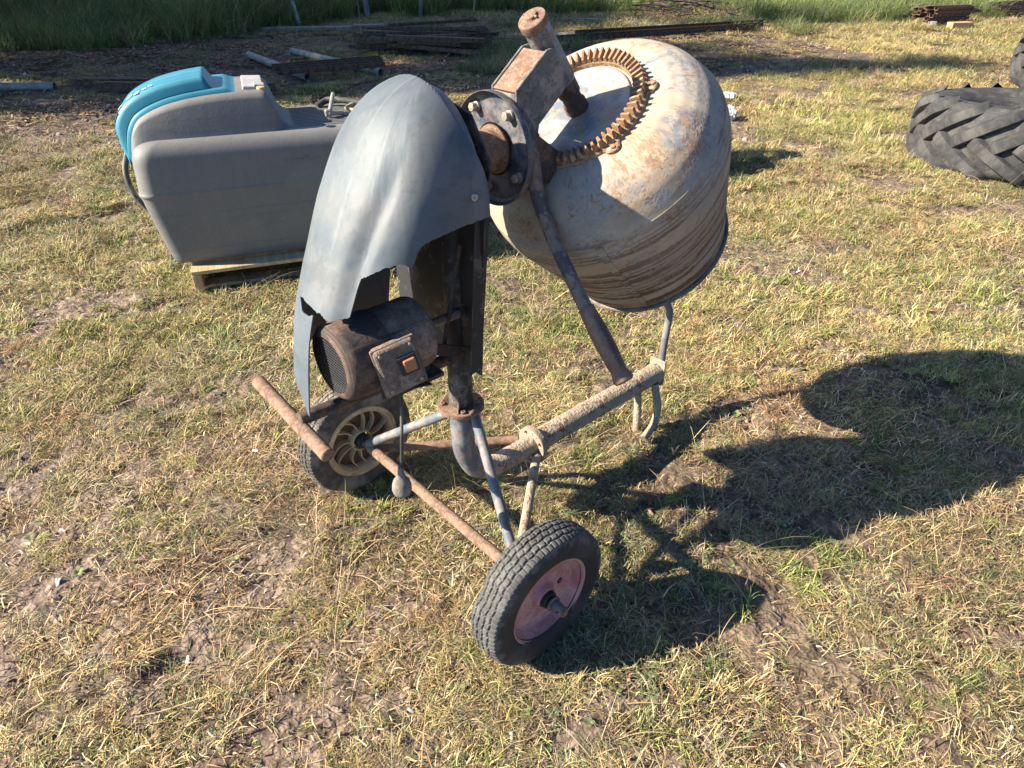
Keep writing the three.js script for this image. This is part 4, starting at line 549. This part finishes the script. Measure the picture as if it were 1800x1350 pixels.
// ================================================================== ground
const ground = (x, z) => 0.03 * (S(N1, x * 0.11 + 0.3, z * 0.11) - 0.5) + 0.028 * (S(N2, x * 0.21, z * 0.21 + 0.4) - 0.5) * sm(0.3, 1.2, -z) + 0.026 * (S(N3, x * 0.35, z * 0.35) - 0.5) + 0.022 * (S(N5, x * 0.45, z * 0.45) - 0.5) - 0.012;
const bare = (x, z) => {                                                       // 0 grass .. 1 bare soil
  let b = sm(0.5, 0.62, S(N2, x * 0.13 + 0.15, z * 0.13 + 0.6)) * 0.65 + sm(0.54, 0.68, S(N3, x * 0.16, z * 0.16 + 0.2)) * 0.4;
  b *= sm(-3.6, -2.2, z) * (0.45 + 0.55 * sm(0.9, -0.2, x)) * 0.58 + 0.12;
  b = Math.max(b, sm(1.2, 0.3, Math.hypot((x + 2.15) / 0.55, (z + 3.05) / 0.5)) * 0.9, sm(1.3, 0.4, Math.hypot((x + 0.1) / 0.8, (z + 0.95) / 0.35)) * 0.55, sm(1.2, 0.2, Math.hypot((x + 1.05) / 0.5, (z + 1.2) / 0.4)) * 0.6);
  const yard = sm(-6.3, -7.2, z + 0.12 * x) * sm(4.2, 2.2, x + 0.35 * (z + 8)) * sm(-13.6, -13.0, z);    // worn yard strip in front of the fence
  b = Math.max(b, yard * (0.4 + 0.8 * (S(N2, x * 0.08, z * 0.12) - 0.3)));
  const track = sm(0.5, 0.1, Math.abs(z + 6.6 + (x + 4.5) * -0.12)) * sm(-1.9, -3.1, x); return clamp(Math.max(b, track * 0.95));
};
const yardAt = (x, z) => sm(-6.6, -7.6, z + 0.2 * x) * sm(4.2, 2.4, x + 0.35 * (z + 8)) * sm(-14.2, -13.2, z);
{
  const axis = (a, b, near, s0, k) => { const P = []; let x = near[0]; for (x = near[0]; x <= near[1] + 1e-6; x += s0) P.push(x); let s = s0; for (x = near[1]; x < b;) { s *= k; x += s; P.push(Math.min(x, b)); } s = s0; for (x = near[0]; x > a;) { s *= k; x -= s; P.unshift(Math.max(x, a)); } return P; };
  const X = axis(-160, 160, [-2.2, 2.4], 0.022, 1.035), Zs = axis(-220, 60, [-4.4, -0.6], 0.022, 1.035);
  const nx = X.length, nz = Zs.length, pos = new Float32Array(nx * nz * 3), uv = new Float32Array(nx * nz * 2), col = new Float32Array(nx * nz * 3), idx = [];
  for (let j = 0; j < nz; j++) for (let i = 0; i < nx; i++) {
    const k = j * nx + i, x = X[i], z = Zs[j]; pos[3 * k] = x; pos[3 * k + 1] = ground(x, z); pos[3 * k + 2] = z; uv[2 * k] = x; uv[2 * k + 1] = z;
    const b = bare(x, z), n = S(N1, x * 0.19, z * 0.19), y = yardAt(x, z);
    let c = mix3([0.8, 0.7, 0.55], [1.05, 0.95, 0.88], b); c = mix3(c, [0.55, 0.48, 0.38], y * 0.8); c = mix3(c, [0.95, 0.78, 0.3], y * 0.5 * sm(0.6, 0.72, S(N2, x * 0.17 + 0.5, z * 0.3)));
    for (let q = 0; q < 3; q++) col[3 * k + q] = c[q] * (0.85 + 0.3 * n);
    if (i < nx - 1 && j < nz - 1) idx.push(k, k + nx, k + 1, k + 1, k + nx, k + nx + 1);
  }
  const g = new THREE.BufferGeometry(); g.setAttribute('position', new THREE.BufferAttribute(pos, 3)); g.setAttribute('uv', new THREE.BufferAttribute(uv, 2)); g.setAttribute('color', new THREE.BufferAttribute(col, 3)); g.setIndex(idx); g.computeVertexNormals();
  M.soil = mat('pinkish grey soil', 1.7, 0.018, (u, v) => { const a = S(N1, u, v), b = S(N2, u * 2, v * 2), k = S(N3, u * 2, v * 2), f = S(N5, u * 2, v * 2); let c = mix3([0.125, 0.1, 0.087], [0.235, 0.192, 0.168], a * 0.5 + b * 0.5); c = mix3(c, [0.065, 0.05, 0.042], sm(0.52, 0.68, k) * 0.75); c = mix3(c, [0.34, 0.285, 0.24], sm(0.62, 0.72, f) * 0.5); return [...c.map(x => x * (0.8 + 0.4 * f)), 0.35 * a + 0.3 * k + 0.35 * f, 0.97]; }, { vertexColors: true }, 1024, 1024);
  struct('ground', g, M.soil);
}
// ================================================================== grass: tufts of single blades, set out many times
const leafMat = (name, o = {}) => { const m = new THREE.MeshPhysicalMaterial({ color: 0xffffff, vertexColors: true, roughness: 0.75, side: THREE.DoubleSide, ...o }); m.name = name; return m; };
const strawMat = leafMat('dry grass'), greenMat = leafMat('green leaf', { transmission: 0.35, thickness: 0, roughness: 0.9 });
function patch(seed, n, R, nc, spread, len, width, rise, pal, segs = 3, curl = 1) {  // blades in nc tufts; rise: [min, max] start angle; pal: [[rgb, weight] ..]
  const r = rng(seed), pos = [], col = [], idx = []; let tot = 0; for (const p of pal) tot += p[1];
  const pick = () => { let w = r() * tot; for (const p of pal) { w -= p[1]; if (w <= 0) return p[0]; } return pal[0][0]; };
  const cen = Array.from({ length: nc }, () => { const a = r() * 6.2832, q = Math.sqrt(r()) * R; return [Math.cos(a) * q, Math.sin(a) * q, pick(), r() * 6.2832, 0.7 + 0.6 * r(), spread * (0.4 + 1.2 * r()), r()]; });
  for (let b = 0; b < n; b++) {
    const t = cen[Math.floor(r() * nc)], c = r() < 0.55 ? t[2] : pick(), br = 0.45 + 1.1 * r();
    const a = r() * 6.2832, q = (r() + r() + r()) / 1.5 * t[5], bx = t[0] + Math.cos(a) * q, bz = t[1] + Math.sin(a) * q; let dir = r() < 0.35 ? t[3] + (r() - 0.5) * 1.2 : r() * 6.2832, el = lerp(rise[0], rise[1], clamp(r() * 0.7 + t[6] * 0.3));
    const L = lerp(len[0], len[1], r() ** 1.4) * t[4], hw = lerp(width[0], width[1], r()) / 2, bend = (0.2 + 1.3 * r()) * curl, twist = (r() - 0.5) * 1.2; let x = bx, y = -0.006 + 0.012 * r() * r(), z = bz; const k0 = pos.length / 3, st = L / segs;
    for (let k = 0; k <= segs; k++) {
      const u = k / segs, ww = hw * (k === segs ? 0.12 : 1 - 0.45 * u * u), sx = -Math.sin(dir), sz = Math.cos(dir), up = 0.35 * Math.sin(b * 1.7 + twist);
      pos.push(x + sx * ww, y + up * ww, z + sz * ww, x - sx * ww, y - up * ww, z - sz * ww); for (let m = 0; m < 2; m++) col.push(c[0] * br, c[1] * br, c[2] * br);
      if (k < segs) { const m = k0 + 2 * k; idx.push(m, m + 1, m + 2, m + 2, m + 1, m + 3); }
      x += Math.cos(dir) * Math.cos(el) * st; z += Math.sin(dir) * Math.cos(el) * st; y = Math.max(0.002 + 0.004 * r(), y + Math.sin(el) * st); el -= bend / segs * 1.4; dir += twist / segs;
    }
  }
  const g = new THREE.BufferGeometry(); g.setAttribute('position', new THREE.Float32BufferAttribute(pos, 3)); g.setAttribute('color', new THREE.Float32BufferAttribute(col, 3)); g.setIndex(idx); g.computeVertexNormals(); return g;
}
const ST = [0.48, 0.355, 0.19], ST2 = [0.52, 0.415, 0.25], BR = [0.32, 0.2, 0.095], DB = [0.13, 0.085, 0.055], GR = [0.155, 0.195, 0.055], YG = [0.33, 0.32, 0.1], GG = [0.28, 0.3, 0.17], DG = [0.06, 0.12, 0.03];
const rad = Math.PI / 180;
const kinds = {
  thatch: [1, 2, 3, 4].map(k => patch(k, 1500, 0.19, 40, 0.026, [0.012, 0.064], [0.001, 0.0024], [-4 * rad, 55 * rad], [[ST, 4], [ST2, 2.2], [BR, 3], [DB, 2.2], [YG, 1.8], [GG, 1], [GR, 0.9]])),
  mixed: [5, 6, 7, 8].map(k => patch(k, 1400, 0.19, 40, 0.024, [0.012, 0.056], [0.001, 0.0026], [8 * rad, 80 * rad], [[ST, 3.2], [ST2, 1.4], [BR, 2], [YG, 3], [GR, 2.6], [GG, 1.2], [DB, 1.2], [DG, 0.8]])),
  green: [9, 10, 11].map(k => patch(k, 190, 0.06, 6, 0.018, [0.02, 0.07], [0.0015, 0.0036], [25 * rad, 85 * rad], [[GR, 4], [YG, 3.5], [DG, 1], [ST, 0.8]])),
  brown: [12, 13].map(k => patch(k, 560, 0.16, 18, 0.026, [0.018, 0.08], [0.0011, 0.0026], [0, 60 * rad], [[BR, 4], [DB, 3], [ST, 2], [ST2, 0.6]])),
  stalk: [14, 15].map(k => patch(k, 9, 0.08, 4, 0.05, [0.12, 0.27], [0.0013, 0.0026], [12 * rad, 65 * rad], [[ST2, 3], [ST, 3], [BR, 1.5], [YG, 1]], 6, 1.1)),
  far: [16, 17, 18].map(k => patch(k, 1700, 0.42, 40, 0.06, [0.035, 0.11], [0.002, 0.0045], [5 * rad, 65 * rad], [[ST, 4.2], [ST2, 2.4], [BR, 1.8], [YG, 2.6], [GR, 1.2], [DB, 0.6]], 2)),
  farGreen: [19, 20].map(k => patch(k, 1700, 0.42, 40, 0.06, [0.035, 0.12], [0.002, 0.0045], [15 * rad, 75 * rad], [[GR, 2.6], [YG, 4], [ST, 2.4], [DB, 0.4]], 2)),
  tall: [21, 22, 23].map(k => patch(k, 420, 0.5, 20, 0.08, [0.25, 0.75], [0.005, 0.011], [50 * rad, 88 * rad], [[[0.13, 0.21, 0.045], 4], [DG, 1.2], [YG, 1.8], [ST, 0.5]], 4, 0.7)),
  tuftTall: [24, 25].map(k => patch(k, 60, 0.14, 4, 0.06, [0.25, 0.7], [0.004, 0.009], [45 * rad, 86 * rad], [[GR, 4], [DG, 1.5], [YG, 2.4], [ST, 0.6]], 4, 0.8)),
  tallDry: [26, 27].map(k => patch(k, 110, 0.25, 6, 0.08, [0.25, 0.6], [0.004, 0.008], [45 * rad, 88 * rad], [[ST, 3], [ST2, 2], [BR, 3], [YG, 1]], 4, 0.8)),
  litter: [28, 29].map(k => patch(k, 420, 0.38, 24, 0.08, [0.03, 0.1], [0.007, 0.018], [-5 * rad, 25 * rad], [[DB, 4], [BR, 3], [[0.2, 0.15, 0.12], 3], [[0.34, 0.28, 0.22], 1.4]], 2)),
};
kinds.frag = [34, 35, 36].map(k => patch(k, 130, 0.2, 16, 0.06, [0.012, 0.05], [0.0016, 0.004], [-6 * rad, 14 * rad], [[ST, 3], [ST2, 2], [BR, 3], [DB, 2], [GG, 1], [[0.3, 0.24, 0.2], 1.5]], 2, 0.5));
const sets = {}; for (const k in kinds) sets[k] = kinds[k].map(() => []);
const gr = rng(4242);
const put = (k, x, z, sc, tint, tilt = 0.1) => { const a = sets[k][Math.floor(gr() * sets[k].length)], h = 0.09; a.push([x, ground(x, z), z, gr() * 6.2832, sc * (0.8 + 0.4 * gr()), (ground(x, z + h) - ground(x, z - h)) / (2 * h) + (gr() - 0.5) * tilt, -(ground(x + h, z) - ground(x - h, z)) / (2 * h) + (gr() - 0.5) * tilt, tint]); };
const hw = z => 0.98 * Math.abs(z) * 0.84 + 1.25;                                 // half width of the strip seen, with room to step aside
function scatter(z0, z1, density, fn) { const A = []; const n = 40; for (let i = 0; i < n; i++) { const za = lerp(z0, z1, i / n), zb = lerp(z0, z1, (i + 1) / n), w = hw(Math.min(za, zb)), cnt = Math.round(2 * w * Math.abs(zb - za) * density); for (let k = 0; k < cnt; k++) fn((gr() * 2 - 1) * w, lerp(za, zb, gr())); } }
const greenAt = (x, z) => clamp(0.32 + 1.5 * (S(N2, x * 0.12 + 0.77, z * 0.12) - 0.5) + 1.2 * (S(N3, x * 0.09 + 0.1, z * 0.09) - 0.5) + 0.28 * sm(-0.3, -1.8, x) * sm(-2.0, -3.0, z) - 0.2 * sm(0.5, 1.6, x) * sm(-3.5, -2.2, z) - 0.2 * sm(-1.8, -1.1, z));
const tint = (x, z) => { const n = S(N1, x * 0.23, z * 0.23), m = gr(); const k = S(N2, x * 0.31 + 0.2, z * 0.31); return [0.68 + 0.5 * n + 0.1 * (k - 0.5) + 0.2 * (m - 0.5), 0.68 + 0.5 * n - 0.04 * (k - 0.5) + 0.2 * (m - 0.5), 0.7 + 0.4 * n]; };
scatter(-0.5, -2.8, 38, (x, z) => { const b = bare(x, z), g = greenAt(x, z), q = gr(); if (gr() < b * 0.8) { if (gr() < 0.75) put(gr() < 0.6 ? 'brown' : 'thatch', x, z, 0.62, tint(x, z)); return; } put(q < 0.26 + g * 0.65 ? 'mixed' : q < 0.9 ? 'thatch' : 'brown', x, z, 0.95, tint(x, z)); });
scatter(-0.5, -2.8, 40, (x, z) => { if (gr() < greenAt(x, z) * 1.0 + 0.2 - bare(x, z) * 0.3) put('green', x, z, 0.35 + 0.45 * gr(), tint(x, z)); if (gr() < 0.42) put('stalk', x, z, 0.95, tint(x, z)); });
scatter(-0.5, -4.2, 22, (x, z) => put('frag', x, z, 1, tint(x, z)));
scatter(-2.8, -5.6, 27, (x, z) => { const b = bare(x, z), g = greenAt(x, z), q = gr(); if (gr() < b * 0.85) return; put(q < 0.2 + g * 0.7 ? 'mixed' : q < 0.92 ? 'thatch' : 'brown', x, z, 1.2, tint(x, z)); });
scatter(-2.8, -5.6, 24, (x, z) => { if (gr() < greenAt(x, z) * 1.1) put('green', x, z, 0.6 + 0.6 * gr(), tint(x, z)); if (gr() < 0.6) put('stalk', x, z, 1, tint(x, z)); });
scatter(-5.6, -9.2, 11, (x, z) => { const b = bare(x, z), y = yardAt(x, z); if (gr() < b * 0.8) { if (y > 0.3 || gr() < 0.4) put('litter', x, z, 0.9, tint(x, z)); return; } const g = greenAt(x * 0.6, z * 0.6) + 0.1; put(gr() < g * 0.6 ? 'farGreen' : 'far', x, z, y > 0.4 ? 0.55 : 0.85, tint(x, z)); });
scatter(-9.2, -13.6, 8, (x, z) => { const b = bare(x, z), y = yardAt(x, z); if (y > 0.25 && gr() < 0.3 + b * 0.4) { put('litter', x, z, 1.05, tint(x, z)); return; } const g = greenAt(x * 0.5, z * 0.5) + 0.1; put(gr() < g * 0.6 ? 'farGreen' : 'far', x, z, y > 0.4 ? 0.6 : 1, tint(x, z)); });
const LUSH = [[-20, -10.2], [-8, -10.8], [-6.5, -11.3], [-5, -12.6], [-3.9, -14.2], [-2.8, -15.25], [-1.8, -15.5], [-0.7, -16.1], [1, -15.7], [2.4, -15.8], [4.3, -15.7], [4.7, -14.2], [5.3, -13.6], [7, -14.3], [9, -14.8], [11, -16.5], [20, -18]];
const lushZ = x => { for (let i = 1; i < LUSH.length; i++) if (x <= LUSH[i][0]) return lerp(LUSH[i - 1][1], LUSH[i][1], (x - LUSH[i - 1][0]) / (LUSH[i][0] - LUSH[i - 1][0])); return -18; };
const lush = (x, z) => sm(0.25, -0.35, z - lushZ(x) + 0.5 * (S(N2, x * 0.2, 0.3) - 0.5));
scatter(-10, -13, 9, (x, z) => { if (gr() < lush(x, z)) put(gr() < 0.45 ? 'tallDry' : 'tall', x, z, 0.7, tint(x, z)); });
scatter(-13, -23, 9, (x, z) => { const l = lush(x, z); if (gr() < l) { put(gr() < (x < -6 ? 0.35 : 0.06) ? 'tallDry' : 'tall', x, z, (x > 3 ? 0.62 : 0.95), tint(x, z)); } else put(gr() < 0.35 ? 'farGreen' : 'far', x, z, 1.2, tint(x, z)); });
// separate clumps the photograph shows
const clump = (k, x, z, r, n, sc) => { for (let i = 0; i < n; i++) { const a = gr() * 6.28, q = Math.sqrt(gr()) * r; put(k, x + Math.cos(a) * q, z + Math.sin(a) * q, sc, tint(x, z)); } };
for (const [x, z, r, n] of [[0.05, -1.2, 0.2, 16], [0.2, -1.28, 0.14, 8], [-0.52, -1.83, 0.2, 14], [-0.4, -1.95, 0.2, 8], [0.46, -2.18, 0.12, 8], [0.05, -1.9, 0.25, 10], [-1.5, -3.2, 0.25, 14], [-1.2, -3.35, 0.3, 12], [3.6, -5.3, 0.3, 14], [4.0, -5.12, 0.3, 14], [3.35, -5.6, 0.2, 8]]) { clump('stalk', x, z, r, Math.ceil(n * 0.45), 0.6); clump('green', x, z, r, Math.ceil(n * 0.4), 0.75); clump('brown', x, z, r, Math.ceil(n * 0.25), 0.45); }
clump('tuftTall', -0.15, -9.6, 0.55, 26, 0.55); clump('tuftTall', 0.1, -10.6, 0.5, 22, 0.65); clump('tuftTall', 0.9, -11.6, 0.5, 16, 0.45); clump('green', -2.15, -8.3, 0.18, 14, 2); clump('tuftTall', -4.25, -8.75, 0.25, 8, 0.35); clump('tuftTall', -3.9, -8.9, 0.2, 6, 0.3);
clump('tallDry', 0.25, -9.3, 0.5, 10, 0.5); clump('tuftTall', 4.2, -13.2, 0.9, 24, 0.6); clump('tallDry', -7.6, -13.6, 1.2, 30, 0.9);
for (const [x, z, r, n] of [[0.1, -3.0, 0.12, 40], [0.33, -2.95, 0.14, 50], [-1.9, -2.9, 0.3, 90], [-1.55, -2.75, 0.25, 60], [0.62, -1.33, 0.08, 8], [0.98, -1.5, 0.03, 6], [1.95, -1.45, 0.15, 16], [-1.7, -3.6, 0.3, 60]]) clump('green', x, z, r, Math.ceil(n / 4), 0.9);
function emit(name, k, m, label, category, cast = true) {
  const all = new THREE.Group(); all.name = numbered(name); all.userData = { kind: 'stuff', label, category }; scene.add(all);
  sets[k].forEach((list, i) => {
    if (!list.length) return; const o = new THREE.InstancedMesh(kinds[k][i], m, list.length), mt = new THREE.Matrix4(), q = new THREE.Quaternion(), e = new THREE.Euler(), c = new THREE.Color();
    list.forEach((p, n) => { e.set(p[5], p[3], p[6]); q.setFromEuler(e); mt.compose(V(p[0], p[1], p[2]), q, V(p[4], p[4], p[4])); o.setMatrixAt(n, mt); o.setColorAt(n, c.setRGB(...p[7])); });
    o.name = 'tuft'; o.castShadow = o.receiveShadow = true; o.userData.kind = 'stuff'; all.add(o);
  });
}
emit('dry_grass', 'thatch', strawMat, 'flattened straw coloured dry grass covering the foreground', 'grass');
emit('mixed_grass', 'mixed', strawMat, 'short half dry half green grass around the mixer', 'grass');
emit('green_grass', 'green', strawMat, 'small fresh green grass tufts among the straw', 'grass');
emit('brown_grass', 'brown', strawMat, 'dead brown grass tufts on bare soil', 'grass');
emit('grass_stalks', 'stalk', strawMat, 'long pale dry stalks arching over the short grass', 'grass');
emit('straw_bits', 'frag', strawMat, 'short broken bits of straw lying on the soil', 'litter');
emit('field_grass', 'far', strawMat, 'short sunlit dry grass of the field behind', 'grass');
emit('field_green_grass', 'farGreen', strawMat, 'greener patches in the field behind', 'grass');
emit('tuft_grass', 'tuftTall', greenMat, 'separate tall green grass tufts in the yard', 'grass');
emit('tall_grass', 'tall', greenMat, 'tall green grass along the fence', 'grass');
emit('tall_dry_grass', 'tallDry', strawMat, 'tall dry stalks by the fence', 'grass');
emit('leaf_litter', 'litter', strawMat, 'dark leaf litter on the shaded yard', 'litter');
// ================================================================== broadleaf weeds and soil crumbs
{
  const weed = s => { const r = rng(s), pos = [], col = [], idx = []; const n = 7 + Math.floor(r() * 5); for (let i = 0; i < n; i++) { const a = i / n * 6.28 + r(), L = 0.012 + 0.02 * r(), w = L * (0.28 + 0.2 * r()), el = 0.2 + 0.7 * r(), c = r() < 0.45 ? [0.12, 0.2, 0.055] : r() < 0.5 ? [0.28, 0.32, 0.11] : [0.26, 0.29, 0.2], k = pos.length / 3, st = 0.006 + 0.014 * r(); for (const [t, ww] of [[0, 0.05], [0.3, 0.8], [0.6, 1], [0.85, 0.7], [1, 0.08]]) { const x = (st + L * t) * Math.cos(el * (1 - t * 0.5)), y = 0.004 + (st + L * t) * Math.sin(el) * (1 - 0.35 * t); for (const sgn of [1, -1]) { pos.push(Math.cos(a) * x - Math.sin(a) * w * ww * sgn, y + 0.12 * w * ww, Math.sin(a) * x + Math.cos(a) * w * ww * sgn); col.push(...c); } } for (let q = 0; q < 4; q++) { const b = k + 2 * q; idx.push(b, b + 1, b + 2, b + 2, b + 1, b + 3); } } const g = new THREE.BufferGeometry(); g.setAttribute('position', new THREE.Float32BufferAttribute(pos, 3)); g.setAttribute('color', new THREE.Float32BufferAttribute(col, 3)); g.setIndex(idx); g.computeVertexNormals(); return g; };
  kinds.weed = [31, 32, 33].map(weed); sets.weed = kinds.weed.map(() => []);
  scatter(-0.6, -5, 34, (x, z) => put('weed', x, z, 0.2 + 0.3 * gr(), tint(x, z), 0.4));
  for (const [x, z, r, n] of [[0.33, -1.18, 0.12, 30], [0.1, -0.95, 0.2, 16], [-1.85, -2.9, 0.3, 70], [-1.5, -3.05, 0.2, 30], [0.35, -2.95, 0.15, 26], [0.25, -0.92, 0.2, 14], [0.9, -2.25, 0.06, 8], [0.55, -1.45, 0.1, 8]]) clump('weed', x, z, r, Math.ceil(n * 1.2), 0.4);
  scatter(-2.4, -5.2, 40, (x, z) => { if (x < -1.0 && gr() < sm(-1.0, -2.2, x) * sm(0.42, 0.6, S(N2, x * 0.2, z * 0.2 + 0.5))) clump('weed', x, z, 0.12, 8, 0.42); });
  emit('ground_weeds', 'weed', greenMat, 'small broadleaf weeds scattered through the grass', 'weeds');
  kinds.crumb = [41, 42].map(s => { const g = new THREE.IcosahedronGeometry(0.008, 1), p = g.attributes.position; for (let i = 0; i < p.count; i++) { const k = 0.7 + 0.6 * S(N3, p.getX(i) * 9 + s * 0.13, p.getY(i) * 9 + p.getZ(i) * 7); p.setXYZ(i, p.getX(i) * k * 1.2, p.getY(i) * k * 0.7, p.getZ(i) * k); } g.computeVertexNormals(); const c = new Float32Array(p.count * 3).fill(1); g.setAttribute('color', new THREE.BufferAttribute(c, 3)); return g; }); sets.crumb = [[], []];
  const soil = () => { const k = 0.6 + 0.6 * gr(); return gr() < 0.06 ? [0.5, 0.47, 0.42] : [0.27 * k, 0.2 * k, 0.16 * k]; };
  scatter(-0.55, -3.6, 420, (x, z) => { if (gr() < 0.15 + bare(x, z)) put('crumb', x, z, 0.25 + 0.9 * gr() ** 3, soil(), 3); });
  scatter(-5.5, -13, 50, (x, z) => { if (gr() < bare(x, z)) put('crumb', x, z, 1 + 2.2 * gr() ** 3, soil(), 3); });
  emit('soil_crumbs', 'crumb', strawMat, 'crumbs of pinkish grey soil on bare patches', 'soil');
  kinds.chip = [51].map(() => { const g = new THREE.BufferGeometry(); g.setAttribute('position', new THREE.Float32BufferAttribute([-0.012, 0.004, -0.004, 0.012, 0.006, -0.003, 0.013, 0.009, 0.004, -0.01, 0.005, 0.005, 0, 0.011, 0], 3)); g.setAttribute('color', new THREE.Float32BufferAttribute(new Array(15).fill(1), 3)); g.setIndex([0, 1, 4, 1, 2, 4, 2, 3, 4, 3, 0, 4]); g.computeVertexNormals(); return g; }); sets.chip = [[]];
  scatter(-0.55, -4.5, 26, (x, z) => put('chip', x, z, 0.4 + 0.7 * gr(), gr() < 0.6 ? [0.6, 0.56, 0.5] : [0.35, 0.22, 0.12], 1));
  emit('dead_leaves', 'chip', strawMat, 'pale bits of dead leaf lying on the grass', 'litter');
}
// ================================================================== dead brush heap, shrubs and trees
const leafGeo = (seed, n, R, l, w, pal) => { const r = rng(seed), pos = [], col = [], idx = []; for (let i = 0; i < n; i++) { const p = V(r() - 0.5, r() - 0.5, r() - 0.5).multiplyScalar(2 * R), d = V(r() - 0.5, r() - 0.7, r() - 0.5).normalize(), s = d.clone().cross(V(r() - 0.5, r() - 0.5, r() - 0.5)).normalize(), k = pos.length / 3, c = pal[Math.floor(r() * pal.length)], L = l * (0.6 + 0.8 * r()), W = w * (0.6 + 0.8 * r()); for (const [t, ww] of [[0, 0], [0.5, 1], [1, 0]]) for (const q of [1, -1]) { pos.push(p.x + d.x * L * t + s.x * W * ww * q * 0.5, p.y + d.y * L * t + s.y * W * ww * q * 0.5, p.z + d.z * L * t + s.z * W * ww * q * 0.5); col.push(...c); } for (let q = 0; q < 2; q++) idx.push(k + 2 * q, k + 2 * q + 1, k + 2 * q + 2, k + 2 * q + 2, k + 2 * q + 1, k + 2 * q + 3); } const g = new THREE.BufferGeometry(); g.setAttribute('position', new THREE.Float32BufferAttribute(pos, 3)); g.setAttribute('color', new THREE.Float32BufferAttribute(col, 3)); g.setIndex(idx); g.computeVertexNormals(); return g; };
const gumLeaf = leafGeo(61, 60, 0.34, 0.16, 0.035, [[0.07, 0.1, 0.035], [0.1, 0.13, 0.05], [0.13, 0.15, 0.07]]), bushLeaf = leafGeo(62, 60, 0.2, 0.08, 0.03, [[0.05, 0.085, 0.025], [0.08, 0.12, 0.035], [0.16, 0.19, 0.07]]);
function tree(name, label, cat, at, h, rad0, crownR, n, geo, seed, lift = 0.4, group) {
  const t = thing(name, label, cat, at, 0, group), r = rng(seed), G = [], tips = [];
  const lean = V((r() - 0.5) * 0.15 * h, h * 0.8, (r() - 0.5) * 0.15 * h);
  const taper = (a, b, ra, rb) => G.push(rod(a, b, ra, rb, 9, 0.001));
  const m1 = lean.clone().multiplyScalar(0.5).add(V(0.1 * rad0, 0, 0)); taper(V(0, -0.2, 0), m1, rad0, rad0 * 0.75); taper(m1, lean, rad0 * 0.75, rad0 * 0.3);
  for (let i = 0; i < 9; i++) { const k = lift + (1 - lift) * (i / 9), s = lean.clone().multiplyScalar(k), a = i * 2.4 + r(), e = s.clone().add(V(Math.cos(a) * crownR * (0.9 - 0.5 * k), h * 0.16 * (0.5 + r()), Math.sin(a) * crownR * (0.9 - 0.5 * k))); taper(s, e, rad0 * 0.34 * (1.2 - k * 0.6), rad0 * 0.09); tips.push(e, s.clone().lerp(e, 0.6)); }
  tips.push(lean);
  part('trunk', G, M.bark, t);
  const o = new THREE.InstancedMesh(geo, greenMat, n), mt = new THREE.Matrix4(), q = new THREE.Quaternion(), c = new THREE.Color();
  for (let i = 0; i < n; i++) { const p = tips[i % tips.length].clone(), d = V(r() - 0.5, (r() - 0.5) * 0.8, r() - 0.5).normalize().multiplyScalar(crownR * 0.5 * r() ** 0.5); p.add(d); q.setFromEuler(new THREE.Euler(r() * 6, r() * 6, r() * 6)); const s = 0.8 + 0.6 * r(); mt.compose(p, q, V(s, s, s)); o.setMatrixAt(i, mt); const b = 0.8 + 0.4 * r(); o.setColorAt(i, c.setRGB(b, b, b)); }
  o.name = 'crown'; o.userData.kind = 'stuff'; o.castShadow = o.receiveShadow = true; t.add(o); return t;
}
const TREES = [[-17.5, -9.5, 10, 2.8], [-14, -10.8, 9, 2.6], [-11.6, -8.9, 10.5, 1.9], [-12.5, -13.5, 9, 2.6], [-10.6, -7.0, 8.2, 1.2], [-15.5, -13.5, 11, 2.8], [-11.5, -10.6, 11, 1.6], [-8.4, -7.7, 10, 0.8], [-13.5, -16, 9, 2.6], [-9.8, -9.4, 7.5, 1.3], [-10.2, -12.6, 8, 1.8]];
TREES.forEach(([x, z, h, R], i) => tree('gum_tree', 'tall grey green tree shading the yard from beyond the left edge', 'tree', [x, 0, z], h, 0.2, R, 330, gumLeaf, 700 + i, 0.3, 'trees shading the yard'));
const SH = [[-11.6, -18.6, 1.1, 'dark shrub with pale lit leaves at the top left corner'], [-10.0, -19.2, 1.2, 'second dark shrub along the top left, right of the corner one'], [-8.6, -19.0, 1.0, 'third dark shrub along the top left, beside the faint picket'], [-13.2, -17.2, 1.3, 'dark shrub at the far left edge behind the tall grass']];
SH.forEach(([x, z, R, l], i) => tree('shrub', l, 'shrub', [x, 0, z], 2.0, 0.05, R, 240, bushLeaf, 800 + i, 0.15));
{ // heap of dead branches
  const r = rng(91), G = []; for (let i = 0; i < 110; i++) { const a = r() * 6.28, x = (r() - 0.5) * 1.9, z = (r() - 0.5) * 0.9, y = 0.02 + 0.36 * r() * (1 - Math.abs(x)), L = 0.3 + 0.7 * r(), p = V(x, y, z), q = V(x + Math.cos(a) * L, Math.max(0.02, y + (r() - 0.5) * 0.3), z + Math.sin(a) * L * 0.5); const m = p.clone().lerp(q, 0.5).add(V(0, 0.05 * r(), 0.06 * (r() - 0.5))); G.push(bent([p, m, q], 0.005 + 0.009 * r(), 6, 5)); }
  const o = tag('brush_heap', G, M.darkRust, 'low heap of dead brown branches above the drum', 'brush heap'); o.position.set(3.55, 0, -15.2);
}
renderer.render(scene, camera);
